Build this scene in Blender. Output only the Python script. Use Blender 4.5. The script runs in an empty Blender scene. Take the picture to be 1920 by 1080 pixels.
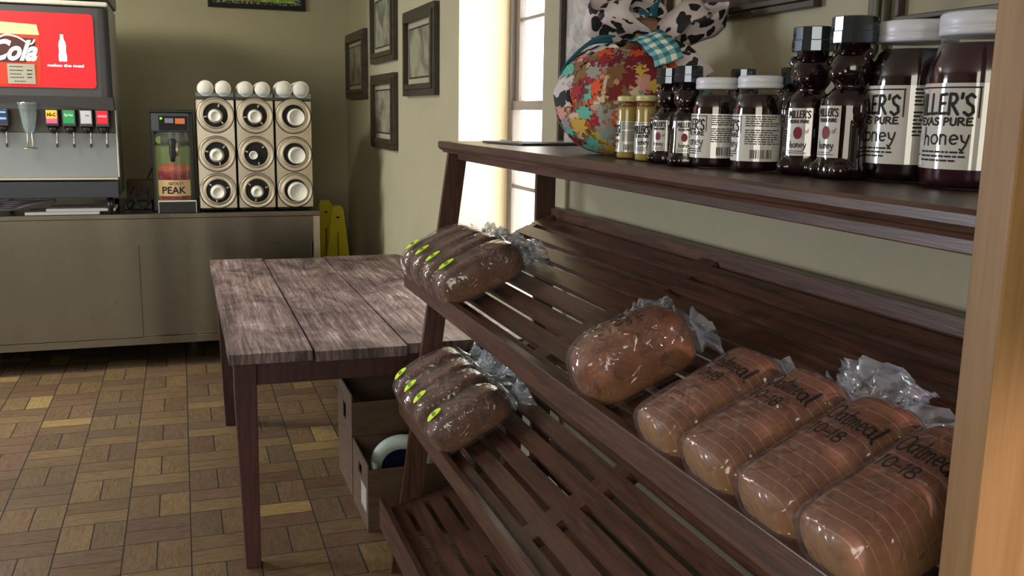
import bpy, bmesh, math, random
from mathutils import Vector, Matrix, noise
S = bpy.context.scene
COL = S.collection
random.seed(7)

# ------------------------------------------------------------------ camera
CAMZ = 1.55
yaw, pit, rol = 0.333945, 0.181619, 0.01677
fw = Vector((math.sin(yaw)*math.cos(pit), math.cos(yaw)*math.cos(pit), -math.sin(pit)))
r0 = Vector((math.cos(yaw), -math.sin(yaw), 0)); u0 = r0.cross(fw)
rr = r0*math.cos(rol)+u0*math.sin(rol); uu = -r0*math.sin(rol)+u0*math.cos(rol)
cd = bpy.data.cameras.new('camera'); cam = bpy.data.objects.new('camera', cd); COL.objects.link(cam)
m3 = Matrix((rr, uu, -fw)).transposed()
cam.matrix_world = Matrix.Translation((0, 0, CAMZ)) @ m3.to_4x4()
cd.sensor_width = 36; cd.lens = 1785.4/1920*36; cd.clip_start = .02
S.camera = cam
# ------------------------------------------------------------------ light and exposure
S.view_settings.view_transform = 'Standard'; S.view_settings.look = 'None'
S.view_settings.exposure = 0.0; S.view_settings.gamma = 1.0; S.view_settings.use_curve_mapping = False
W = bpy.data.worlds.new('world'); S.world = W; W.use_nodes = True
bg = W.node_tree.nodes['Background']; bg.inputs[0].default_value = (1.0, 0.97, 0.90, 1); bg.inputs[1].default_value = 8.0

def lamp(name, kind, loc, target, energy, color, **kw):
    d = bpy.data.lights.new(name, kind); d.energy = energy; d.color = color
    for k, v in kw.items(): setattr(d, k, v)
    o = bpy.data.objects.new(name, d); COL.objects.link(o); o.location = loc
    o.rotation_euler = (Vector(target)-Vector(loc)).to_track_quat('-Z', 'Y').to_euler()
    return o
lamp('sun', 'SUN', (2, 0, 5), (1.93, 0.75, 4.0), 9.0, (1.0, .9, .72), angle=.02)
lamp('daylight_from_left_window', 'AREA', (-4.3, 4.7, 1.55), (0.4, 2.4, 1.0), 145, (.86, .9, 1.0), shape='RECTANGLE', size=.9, size_y=1.6)
lamp('daylight_from_shop_front', 'AREA', (-1.6, -2.6, 1.9), (0.4, 3.5, 1.0), 82, (1.0, .93, .80), shape='RECTANGLE', size=2.6, size_y=1.8)
lamp('ceiling_lamp', 'AREA', (-1.7, 5.4, 2.70), (-1.2, 6.2, 0), 85, (1.0, .92, .72), shape='RECTANGLE', size=1.2, size_y=.4)
lamp('added_warm_spot', 'SPOT', (1.0, -1.1, 1.75), (.86, .66, 1.08), 170, (1.0, .78, .74), spot_size=.34, spot_blend=.7, shadow_soft_size=.05)  # added lamp for the warm glow on the nearest loaf and post

# ------------------------------------------------------------------ materials
def sc(r, g, b):
    f = lambda v: (v/255/12.92) if v/255 <= .04045 else ((v/255+.055)/1.055)**2.4
    return (f(r), f(g), f(b), 1)
MATS = {}
def mat(name, col=(.5, .5, .5, 1), rough=.5, metal=0, **kw):
    if name in MATS: return MATS[name]
    m = bpy.data.materials.new(name); m.use_nodes = True
    b = m.node_tree.nodes['Principled BSDF']
    b.inputs['Base Color'].default_value = col; b.inputs['Roughness'].default_value = rough; b.inputs['Metallic'].default_value = metal
    for k, v in kw.items(): b.inputs[k.replace('_', ' ')].default_value = v
    MATS[name] = m; m.diffuse_color = col
    return m
class NT:
    def __init__(s, m): s.t = m.node_tree; s.b = s.t.nodes['Principled BSDF']
    def n(s, ty, **kw):
        x = s.t.nodes.new(ty)
        for k, v in kw.items(): setattr(x, k, v)
        return x
    def l(s, a, b): s.t.links.new(a, b)
    def m(s, op, a, b=None, c=None):
        x = s.n('ShaderNodeMath', operation=op)
        for i, v in enumerate((a, b, c)):
            if v is None: continue
            if isinstance(v, (int, float)): x.inputs[i].default_value = v
            else: s.l(v, x.inputs[i])
        return x.outputs[0]
    def coord(s, which='Object'): return s.n('ShaderNodeTexCoord').outputs[which]
    def geo(s): return s.n('ShaderNodeNewGeometry').outputs['Position']
    def sep(s, v): x = s.n('ShaderNodeSeparateXYZ'); s.l(v, x.inputs[0]); return x.outputs
    def comb(s, *a):
        x = s.n('ShaderNodeCombineXYZ')
        for i, v in enumerate(a):
            if isinstance(v, (int, float)): x.inputs[i].default_value = v
            else: s.l(v, x.inputs[i])
        return x.outputs[0]
    def mapping(s, v, sc_):
        x = s.n('ShaderNodeMapping'); s.l(v, x.inputs[0]); x.inputs['Scale'].default_value = sc_; return x.outputs[0]
    def noise(s, v, scale=5, detail=4, rough=.55, dist=0):
        x = s.n('ShaderNodeTexNoise'); s.l(v, x.inputs['Vector']); x.inputs['Scale'].default_value = scale
        x.inputs['Detail'].default_value = detail; x.inputs['Roughness'].default_value = rough; x.inputs['Distortion'].default_value = dist
        return x.outputs[0]
    def ramp(s, v, stops, interp='LINEAR'):
        x = s.n('ShaderNodeValToRGB'); s.l(v, x.inputs[0]); e = x.color_ramp; e.interpolation = interp
        while len(e.elements) < len(stops): e.elements.new(.5)
        for el, (p, c) in zip(e.elements, stops): el.position = p; el.color = c
        return x.outputs[0]
    def mix(s, f, a, b):
        x = s.n('ShaderNodeMix', data_type='RGBA')
        for i, v in ((0, f), (6, a), (7, b)):
            if isinstance(v, (int, float, tuple)): x.inputs[i].default_value = v
            else: s.l(v, x.inputs[i])
        return x.outputs[2]
    def bump(s, h, strength=.3, dist=.01):
        x = s.n('ShaderNodeBump'); s.l(h, x.inputs['Height']); x.inputs['Strength'].default_value = strength
        x.inputs['Distance'].default_value = dist; s.l(x.outputs[0], s.b.inputs['Normal']); return x.outputs[0]

def wood(name, c1, c2, scale, rough=.4, c3=None, bump=.15, coord='Geo', **kw):
    if name in MATS: return MATS[name]
    m = mat(name, c1, rough, **kw); t = NT(m)
    p = t.geo() if coord == 'Geo' else t.coord('Object')
    v = t.mapping(p, scale)
    n1 = t.noise(v, 1, 5, .6, .8); n2 = t.noise(t.mapping(p, tuple(q*4 for q in scale)), 1, 3, .6, .2)
    f = t.m('ADD', t.m('MULTIPLY', n1, .7), t.m('MULTIPLY', n2, .3))
    stops = [(.36, c1), (.62, c2)] + ([(.75, c3)] if c3 else [])
    t.l(t.ramp(f, stops), t.b.inputs['Base Color'])
    t.bump(n2, bump, .002)
    return m
RACKC1, RACKC2 = sc(50, 31, 26), sc(90, 60, 47)
w_rack_y = wood('dark_stained_wood_long', RACKC1, RACKC2, (60, 4, 60), .36)
w_rack_z = wood('dark_stained_wood_upright', RACKC1, RACKC2, (60, 60, 4), .4)
w_rack_x = wood('dark_stained_wood_cross', RACKC1, RACKC2, (4, 60, 60), .38)
w_tableleg = wood('table_leg_wood', sc(48, 26, 26), sc(74, 42, 38), (50, 50, 3), .45)
w_tan = wood('tan_pine', sc(130, 98, 58), sc(150, 116, 74), (40, 40, 2), .55)

def weathered():
    m = mat('weathered_tabletop', sc(110, 90, 85), .5); t = NT(m); p = t.geo()
    d = t.noise(p, 3, 3, .5)
    x, y, z = t.sep(p)
    xx = t.m('ADD', x, t.m('MULTIPLY', t.noise(t.mapping(p, (3, 1.2, 3)), 1.6, 2, .5), .16))
    w = t.n('ShaderNodeTexWave', wave_type='BANDS', bands_direction='X', wave_profile='SAW')
    t.l(t.comb(xx, t.m('MULTIPLY', y, .12), 0), w.inputs['Vector']); w.inputs['Scale'].default_value = 16
    w.inputs['Distortion'].default_value = 2.2; w.inputs['Detail'].default_value = 3; w.inputs['Detail Scale'].default_value = 2.5
    fine = t.noise(t.mapping(p, (75, 2.2, 10)), 1, 5, .75, .08)
    patch = t.noise(t.mapping(p, (5, 2.2, 1)), 1.3, 5, .65, .6)
    f = t.m('ADD', t.m('MULTIPLY', w.outputs['Fac'], .04), t.m('ADD', t.m('MULTIPLY', fine, .45), t.m('MULTIPLY', patch, .45)))
    c = t.ramp(f, [(.36, sc(46, 37, 38)), (.46, sc(100, 83, 84)), (.54, sc(140, 124, 124)), (.62, sc(196, 188, 190))])
    t.l(c, t.b.inputs['Base Color'])
    t.bump(fine, .5, .003)
    t.l(t.ramp(patch, [(.3, (.62,)*3+(1,)), (.7, (.36,)*3+(1,))]), t.b.inputs['Roughness'])
    return m
m_tabletop = weathered()

def floor_mat():
    m = mat('basketweave_wood_tile', sc(100, 80, 55), .42); t = NT(m); p = t.geo()
    x, y, z = t.sep(p); B = .228
    u = t.m('DIVIDE', t.m('ADD', x, .026+B*40), B); v = t.m('DIVIDE', t.m('SUBTRACT', y, 3.236-B*60), B)
    i = t.m('FLOOR', u); j = t.m('FLOOR', v); fu = t.m('FRACT', u); fv = t.m('FRACT', v)
    par = t.m('MODULO', t.m('ADD', i, j), 2)          # 1: two tiles standing side by side
    def sel(a, b): # par ? a : b
        return t.m('ADD', t.m('MULTIPLY', par, a), t.m('MULTIPLY', t.m('SUBTRACT', 1, par), b))
    a = t.m('MULTIPLY', sel(fu, fv), 2); k = t.m('FLOOR', a); fa = t.m('FRACT', a); fb = sel(fv, fu)
    wn = t.n('ShaderNodeTexWhiteNoise', noise_dimensions='3D'); t.l(t.comb(i, j, k), wn.inputs['Vector'])
    rnd = wn.outputs['Value']; rc = t.sep(wn.outputs['Color'])
    ea = t.m('MULTIPLY', t.m('MINIMUM', fa, t.m('SUBTRACT', 1, fa)), .5*B)
    eb = t.m('MULTIPLY', t.m('MINIMUM', fb, t.m('SUBTRACT', 1, fb)), B)
    e = t.m('MINIMUM', ea, eb)
    inner = t.m('MINIMUM', t.m('MAXIMUM', t.m('DIVIDE', t.m('SUBTRACT', e, .0018), .0016), 0), 1)
    gv = t.comb(t.m('ADD', t.m('MULTIPLY', fa, 3.2), t.m('MULTIPLY', rnd, 50)), t.m('ADD', t.m('MULTIPLY', fb, 1.1), t.m('MULTIPLY', rc[1], 30)), t.m('MULTIPLY', rc[2], 9))
    g = t.noise(gv, 2.4, 5, .6, 1.6)
    base = t.ramp(rnd, [(0, sc(104, 82, 66)), (.25, sc(130, 108, 80)), (.42, sc(114, 98, 76)), (.58, sc(140, 118, 84)), (.72, sc(122, 96, 80)), (.9, sc(110, 94, 74)), (1, sc(176, 150, 100))])
    dark = t.mix(1.0, base, base)
    mul = t.n('ShaderNodeMix', data_type='RGBA', blend_type='MULTIPLY'); mul.inputs[0].default_value = 1
    t.l(base, mul.inputs[6]); t.l(t.ramp(g, [(.3, sc(175, 168, 160)), (.7, sc(250, 250, 250))]), mul.inputs[7])
    t.l(t.mix(inner, sc(20, 16, 14), mul.outputs[2]), t.b.inputs['Base Color'])
    t.bump(t.m('ADD', inner, t.m('MULTIPLY', g, .15)), .5, .0015)
    t.l(t.mix(inner, (.8,)*3+(1,), t.ramp(g, [(.3, (.5,)*3+(1,)), (.7, (.34,)*3+(1,))])), t.b.inputs['Roughness'])
    return m
m_floor = floor_mat()

def plaster(name, c, var=.06):
    m = mat(name, c, .75); t = NT(m); p = t.geo()
    n = t.noise(p, 2.2, 4, .6); k = tuple(min(1, q*(1+var*2)) for q in c[:3])+(1,)
    t.l(t.ramp(n, [(.3, c), (.7, k)]), t.b.inputs['Base Color']); t.bump(t.noise(p, 60, 3, .6), .12, .003)
    return m
m_wall = plaster('olive_beige_wall_paint', sc(158, 153, 128))
m_jamb = plaster('cream_window_reveal_paint', sc(225, 212, 180))
m_ceil = plaster('ceiling_paint', sc(200, 195, 180))

def steel(name, c, rough, scale=(3, 3, 1.2), var=.05):
    m = mat(name, c, rough, 1.0); t = NT(m); p = t.geo()
    n = t.noise(t.mapping(p, scale), 1, 3, .6)
    v = t.m('ADD', t.m('MULTIPLY', n, var*2), rough-var); t.l(v, t.b.inputs['Roughness'])
    w = t.noise(t.mapping(p, (2.0, 1, .18)), 1.2, 1, .5); t.bump(w, .45, .06)
    return m
m_steel = steel('brushed_stainless_steel', sc(124, 119, 108), .27)
m_steel2 = steel('dispenser_stainless_steel', sc(190, 182, 166), .34)
m_chrome = mat('polished_metal_ring', sc(196, 188, 170), .34, 1)
m_black = mat('black_plastic', sc(22, 22, 25), .35)
m_blackm = mat('matte_black', sc(14, 14, 15), .8)
m_dgrey = mat('dark_grey_plastic', sc(58, 58, 64), .38)
m_white = mat('white_plastic', sc(205, 205, 202), .4)
m_foam = mat('white_foam', sc(222, 222, 214), .6)
m_grey = mat('grey_plastic', sc(110, 115, 120), .4)
m_silver = mat('silver_splash_panel', sc(124, 130, 134), .42, .6)
m_yellow = mat('yellow_sign_plastic', sc(246, 232, 40), .45)
m_card = wood('corrugated_cardboard', sc(78, 60, 45), sc(96, 76, 58), (6, 6, 40), .85, bump=.05)
m_paper = mat('paper', sc(208, 206, 200), .6, Coat_Weight=1.0, Coat_Roughness=.03, Coat_IOR=1.85)
m_frame = wood('dark_picture_frame_wood', sc(40, 34, 28), sc(66, 55, 44), (30, 8, 30), .4)
m_mat = mat('picture_mat_board', sc(150, 145, 122), .8)
m_ink = mat('black_ink', sc(20, 18, 20), .7)
m_redink = mat('red_ink', sc(120, 28, 42), .6)
m_honeylid = mat('frosted_white_lid', sc(214, 218, 228), .35)
m_goldlid = mat('pale_gold_lid', sc(214, 206, 150), .35, .2)
m_cable = mat('black_cable', sc(18, 18, 18), .5)
m_navy = mat('navy_blue_plastic', sc(22, 28, 66), .5)
m_rim = mat('pale_green_white_plastic', sc(176, 188, 178), .5)
m_sticker = mat('lime_green_sticker', sc(205, 250, 40), .55)
def emit(name, c, s):
    m = mat(name, c, .5); b = m.node_tree.nodes['Principled BSDF']
    b.inputs['Emission Color'].default_value = c; b.inputs['Emission Strength'].default_value = s
    b.inputs['Base Color'].default_value = (c[0]*.3, c[1]*.3, c[2]*.3, 1); return m

def clear(name, gloss=.25, rough=.08, tint=(1, 1, 1, 1), bump=0, bscale=60, milk=0.0, milkcol=(.8, .8, .82, 1), fres=1.45):
    """thin clear film or glass: see-through with a reflective skin"""
    m = bpy.data.materials.new(name); m.use_nodes = True; t = m.node_tree; t.nodes.clear()
    o = t.nodes.new('ShaderNodeOutputMaterial'); tr = t.nodes.new('ShaderNodeBsdfTransparent'); tr.inputs[0].default_value = tint
    g = t.nodes.new('ShaderNodeBsdfGlossy'); g.inputs['Roughness'].default_value = rough
    f = t.nodes.new('ShaderNodeLayerWeight'); f.inputs['Blend'].default_value = .5
    pw = t.nodes.new('ShaderNodeMath'); pw.operation = 'POWER'; pw.inputs[1].default_value = 4.0; t.links.new(f.outputs['Facing'], pw.inputs[0])
    a = t.nodes.new('ShaderNodeMath'); a.operation = 'MULTIPLY_ADD'; a.inputs[1].default_value = .6; a.inputs[2].default_value = gloss
    t.links.new(pw.outputs[0], a.inputs[0]); a.use_clamp = True
    mx = t.nodes.new('ShaderNodeMixShader'); t.links.new(a.outputs[0], mx.inputs[0]); t.links.new(tr.outputs[0], mx.inputs[1]); t.links.new(g.outputs[0], mx.inputs[2])
    last = mx
    if milk:
        df = t.nodes.new('ShaderNodeBsdfDiffuse'); df.inputs[0].default_value = milkcol
        m2 = t.nodes.new('ShaderNodeMixShader'); m2.inputs[0].default_value = milk
        t.links.new(mx.outputs[0], m2.inputs[1]); t.links.new(df.outputs[0], m2.inputs[2]); last = m2
    if bump:
        tc = t.nodes.new('ShaderNodeTexCoord'); n = t.nodes.new('ShaderNodeTexNoise'); n.inputs['Scale'].default_value = bscale
        n.noise_type = 'RIDGED_MULTIFRACTAL'; n.inputs['Detail'].default_value = 2; n.inputs['Distortion'].default_value = 1.2; t.links.new(tc.outputs['Object'], n.inputs['Vector'])
        b = t.nodes.new('ShaderNodeBump'); b.inputs['Strength'].default_value = bump; b.inputs['Distance'].default_value = .01
        t.links.new(n.outputs[0], b.inputs['Height']); t.links.new(b.outputs[0], g.inputs['Normal']); t.links.new(b.outputs[0], f.inputs['Normal'])
    t.links.new(last.outputs[0], o.inputs[0]); MATS[name] = m
    return m
m_film = clear('crinkled_clear_film', .075, .12, bump=1.0, bscale=30, milk=.045, milkcol=(.62, .55, .6, 1))
m_film2 = clear('bunched_clear_film', .16, .16, bump=.3, bscale=30, milk=.2, milkcol=(.66, .76, .92, 1))  # blue of reflected daylight is put into the film's milky colour
m_glass = clear('clear_jar_glass', .04, .04)
m_pane = clear('window_glass', .02, .02)
m_acryl = clear('clear_acrylic', .10, .08, tint=(.9, .95, .97, 1), milk=.12, milkcol=(.6, .68, .72, 1))
m_honeydark = mat('dark_honey', sc(26, 12, 17), .07, Coat_Weight=.5)
m_honeyplum = mat('plum_tinted_dark_honey', sc(52, 20, 36), .09, Coat_Weight=.5)
m_honeygold = mat('pale_creamed_honey', sc(168, 150, 78), .25)
m_capgrey = mat('smoky_grey_cap', sc(70, 78, 88), .09, .7, Coat_Weight=.6)

def bread_mat(name, c1, c2, c3, sliced):
    m = mat(name, c1, .6); t = NT(m); p = t.coord('Object')
    n = t.noise(p, 16, 5, .65); x, y, z = t.sep(p)
    c = t.ramp(n, [(.3, c1), (.52, c2), (.75, c3)])
    # the pale sides and foot of the loaf
    low = t.m('ADD', t.m('MULTIPLY', z, -14), t.m('ADD', 1.05, t.m('MULTIPLY', n, .55)))
    end = t.m('ADD', t.m('MULTIPLY', t.m('SUBTRACT', .022, x), 60), t.m('SUBTRACT', t.m('MULTIPLY', n, 1.6), 1.0))   # the cut end shows crumb
    lowc = t.m('MINIMUM', t.m('MAXIMUM', t.m('MAXIMUM', low, end) if sliced else low, 0), 1)
    pale = sc(158, 118, 72)
    c = t.mix(t.m('MULTIPLY', lowc, .75 if sliced else .3), c, pale)
    if sliced:
        fr = t.m('FRACT', t.m('DIVIDE', t.m('ADD', x, t.m('MULTIPLY', t.noise(p, 9, 2), .006)), .0165))
        line = t.m('LESS_THAN', fr, .07)
        c = t.mix(t.m('MULTIPLY', line, .75), c, sc(176, 132, 96)); t.bump(t.m('ADD', t.m('MULTIPLY', line, -.6), t.m('MULTIPLY', n, .4)), .5, .003)
    else: t.bump(n, .6, .006)
    spk = t.noise(p, 130, 2, .5); c = t.mix(t.m('MULTIPLY', t.m('GREATER_THAN', spk, .63), .10 if sliced else .2), c, sc(196, 150, 100)); c = t.mix(t.m('MULTIPLY', t.m('LESS_THAN', t.noise(p, 34, 3, .6), .41), .15 if sliced else .4), c, sc(56, 28, 18))
    t.l(c, t.b.inputs['Base Color']); return m
m_bread_s = bread_mat('sliced_bread_crust', sc(92, 50, 34), sc(122, 72, 48), sc(140, 92, 64), True)
m_bread_w = bread_mat('whole_bread_crust', sc(88, 46, 28), sc(124, 72, 42), sc(150, 98, 58), False)
m_bread_d = bread_mat('dark_fruit_bread_crust', sc(54, 30, 24), sc(90, 55, 43), sc(114, 74, 56), False)

def cow():
    m = mat('cow_print_ribbon', (1, 1, 1, 1), .7); t = NT(m); p = t.coord('UV')
    q = t.n('ShaderNodeTexVoronoi', feature='F1'); q.inputs['Scale'].default_value = 30; q.inputs['Randomness'].default_value = 1
    d = t.noise(p, 26, 3, .5); v = t.n('ShaderNodeVectorMath', operation='ADD'); t.l(p, v.inputs[0])
    o = t.n('ShaderNodeVectorMath', operation='SCALE'); nz = t.n('ShaderNodeTexNoise'); nz.inputs['Scale'].default_value = 24; t.l(p, nz.inputs['Vector'])
    t.l(nz.outputs['Color'], o.inputs[0]); o.inputs['Scale'].default_value = .045; t.l(o.outputs[0], v.inputs[1]); t.l(v.outputs[0], q.inputs['Vector'])
    f = t.m('LESS_THAN', q.outputs['Distance'], .42)
    t.l(t.mix(f, sc(206, 196, 198), sc(22, 19, 24)), t.b.inputs['Base Color']); return m
m_cow = cow()
def gingham():
    m = mat('teal_gingham_ribbon', (1, 1, 1, 1), .7); t = NT(m); x, y, z = t.sep(t.coord('UV'))
    a = t.m('LESS_THAN', t.m('FRACT', t.m('MULTIPLY', x, 40)), .5); b = t.m('LESS_THAN', t.m('FRACT', t.m('MULTIPLY', y, 40)), .5)
    s = t.m('MULTIPLY', t.m('ADD', a, b), .5)
    t.l(t.ramp(s, [(0, sc(225, 226, 205)), (.5, sc(108, 165, 175)), (1, sc(38, 110, 128))], 'CONSTANT') , t.b.inputs['Base Color'])
    return m
m_ging = gingham()
m_burlap = wood('brown_printed_ribbon', sc(104, 72, 56), sc(150, 112, 90), (70, 70, 70), .8, bump=.2)
m_tealr = mat('teal_ribbon', sc(48, 112, 130), .5)
m_pumpk = mat('cream_print_fabric', sc(216, 190, 160), .75)
LEAFC = [mat('leaf_print_'+n, sc(*c), .75) for n, c in dict(crimson=(150, 28, 40), orange=(214, 84, 36), teal=(96, 180, 162), mustard=(206, 168, 74), brown=(128, 94, 60), pink=(208, 150, 140), grey=(150, 150, 146), wine=(118, 24, 36)).items()]

# ------------------------------------------------------------------ mesh helpers
def link(name, bm, m, parent=None, smooth=False, mats=None):
    me = bpy.data.meshes.new(name); bm.to_mesh(me); bm.free()
    for q in (mats or [m]): me.materials.append(q)
    if smooth:
        for p in me.polygons: p.use_smooth = True
    o = bpy.data.objects.new(name, me); COL.objects.link(o)
    if parent: o.parent = parent
    return o
GROUPS = {'bread': 'bagged loaves on the bread rack', 'jar': 'honey jars on the top shelf', 'bottle': 'honey bear bottles on the top shelf', 'picture': 'framed pictures on the walls', 'cup': 'cups in the cup dispensers',
          'cup dispenser': 'cup dispenser columns', 'lids': 'lid stacks over the cup dispensers', 'tray ': '', 'floor sign': 'yellow floor signs'}
def tag(o, label=None, cat=None, group=None, kind=None):
    if label: o['label'] = label
    if cat: o['category'] = cat
    group = group or GROUPS.get(cat)
    if group: o['group'] = group
    if kind: o['kind'] = kind
    return o
def thing(name, label, cat, loc=(0, 0, 0), rz=0, group=None, rot=None):
    o = bpy.data.objects.new(name, None); COL.objects.link(o); o.location = loc
    o.rotation_euler = rot if rot else (0, 0, rz); o.empty_display_size = .05
    return tag(o, label, cat, group)
def box(bm, x0, x1, y0, y1, z0, z1, bev=0, M=None, mi=0):
    vs = [bm.verts.new((x, y, z)) for x in (x0, x1) for y in (y0, y1) for z in (z0, z1)]
    f = [bm.faces.new([vs[i] for i in q]) for q in ((0, 1, 3, 2), (4, 6, 7, 5), (0, 4, 5, 1), (2, 3, 7, 6), (0, 2, 6, 4), (1, 5, 7, 3))]
    for q in f: q.material_index = mi
    if bev:
        es = {e for q in f for e in q.edges}
        r = bmesh.ops.bevel(bm, geom=list(es), offset=bev, segments=2, affect='EDGES', profile=.5)
        vs = list({v for q in r['faces'] for v in q.verts} | {v for v in vs if v.is_valid})
        for q in r['faces']: q.material_index = mi
        allf = {q for v in vs for q in v.link_faces}
        vs = list({v for q in allf for v in q.verts})
    if M is not None: bmesh.ops.transform(bm, matrix=M, verts=vs)
    return vs
def B(): return bmesh.new()
def bx(name, dims, m, parent=None, bev=0, M=None):
    bm = B(); box(bm, *dims, bev=bev, M=M); return link(name, bm, m, parent)
def prism(bm, pts, axis, a0, a1, mi=0):
    """closed outline pts (p,q) extruded along axis from a0 to a1"""
    def mk(p, q, a): return {0: (a, p, q), 1: (p, a, q), 2: (p, q, a)}[axis]
    lo = [bm.verts.new(mk(p, q, a0)) for p, q in pts]; hi = [bm.verts.new(mk(p, q, a1)) for p, q in pts]
    n = len(pts); fs = [bm.faces.new(lo), bm.faces.new(hi[::-1])]
    for i in range(n): fs.append(bm.faces.new((lo[i], hi[i], hi[(i+1) % n], lo[(i+1) % n])))
    for f in fs: f.material_index = mi
    bmesh.ops.recalc_face_normals(bm, faces=fs)
def lathe(bm, prof, n=32, c=(0, 0, 0), axis='Z', cap=True):
    rings = []
    for r, z in prof:
        ring = []
        for i in range(n):
            a = 2*math.pi*i/n
            p = (r*math.cos(a), r*math.sin(a), z)
            if axis == 'Y': p = (p[0], z, p[1])
            elif axis == 'X': p = (z, p[0], p[1])
            ring.append(bm.verts.new((p[0]+c[0], p[1]+c[1], p[2]+c[2])))
        rings.append(ring)
    fs = []
    for a, b in zip(rings, rings[1:]):
        for i in range(n): fs.append(bm.faces.new((a[i], a[(i+1) % n], b[(i+1) % n], b[i])))
    if cap: fs += [bm.faces.new(rings[0][::-1]), bm.faces.new(rings[-1])]
    bmesh.ops.recalc_face_normals(bm, faces=fs)
def tube(bm, pts, r, n=8):
    pts = [Vector(p) for p in pts]; rings = []
    rs = r if isinstance(r, (list, tuple)) else [r]*len(pts)
    for i, p in enumerate(pts):
        t = (pts[min(i+1, len(pts)-1)]-pts[max(i-1, 0)]).normalized()
        a = t.cross(Vector((0, 0, 1)) if abs(t.z) < .9 else Vector((1, 0, 0))).normalized(); b = t.cross(a)
        rings.append([bm.verts.new(p+(a*math.cos(2*math.pi*k/n)+b*math.sin(2*math.pi*k/n))*rs[i]) for k in range(n)])
    for a, b in zip(rings, rings[1:]):
        for k in range(n): bm.faces.new((a[k], a[(k+1) % n], b[(k+1) % n], b[k]))
    bm.faces.new(rings[0][::-1]); bm.faces.new(rings[-1])
def spline(pts, k=6):
    P = [Vector(p) for p in pts]; P = [P[0]]+P+[P[-1]]; out = []
    for i in range(1, len(P)-2):
        for j in range(k):
            t = j/k; a, b, c, d = P[i-1:i+3]
            out.append(.5*((2*b)+(c-a)*t+(2*a-5*b+4*c-d)*t*t+(3*b-a-3*c+d)*t**3))
    return out+[P[-2]]
def text_bm(s, size, width=None, bold=0.0, shear=0, height=None):
    """flat text as a bmesh in the xy plane, centred on the origin"""
    c = bpy.data.curves.new('lettering', 'FONT'); c.body = s; c.size = size; c.align_x = 'CENTER'; c.align_y = 'CENTER'
    c.offset = bold; c.shear = shear; c.resolution_u = 3
    o = bpy.data.objects.new('lettering', c); COL.objects.link(o)
    bpy.context.view_layer.update()
    me = bpy.data.meshes.new_from_object(o.evaluated_get(bpy.context.evaluated_depsgraph_get()))
    bpy.data.objects.remove(o); bpy.data.curves.remove(c)
    bm = B(); bm.from_mesh(me); bpy.data.meshes.remove(me)
    if bm.verts:
        x0 = min(v.co.x for v in bm.verts); x1 = max(v.co.x for v in bm.verts); y0 = min(v.co.y for v in bm.verts); y1 = max(v.co.y for v in bm.verts)
        sx = width/(x1-x0) if width else 1; sy = height/(y1-y0) if height else sx
        for v in bm.verts: v.co.x = (v.co.x-(x0+x1)/2)*sx; v.co.y = (v.co.y-(y0+y1)/2)*sy
    return bm
def arc(cx, cy, rx, ry, a0, a1, n=9): return [(cx+rx*math.cos(math.radians(a0+(a1-a0)*i/n)), cy+ry*math.sin(math.radians(a0+(a1-a0)*i/n))) for i in range(n+1)]
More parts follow.
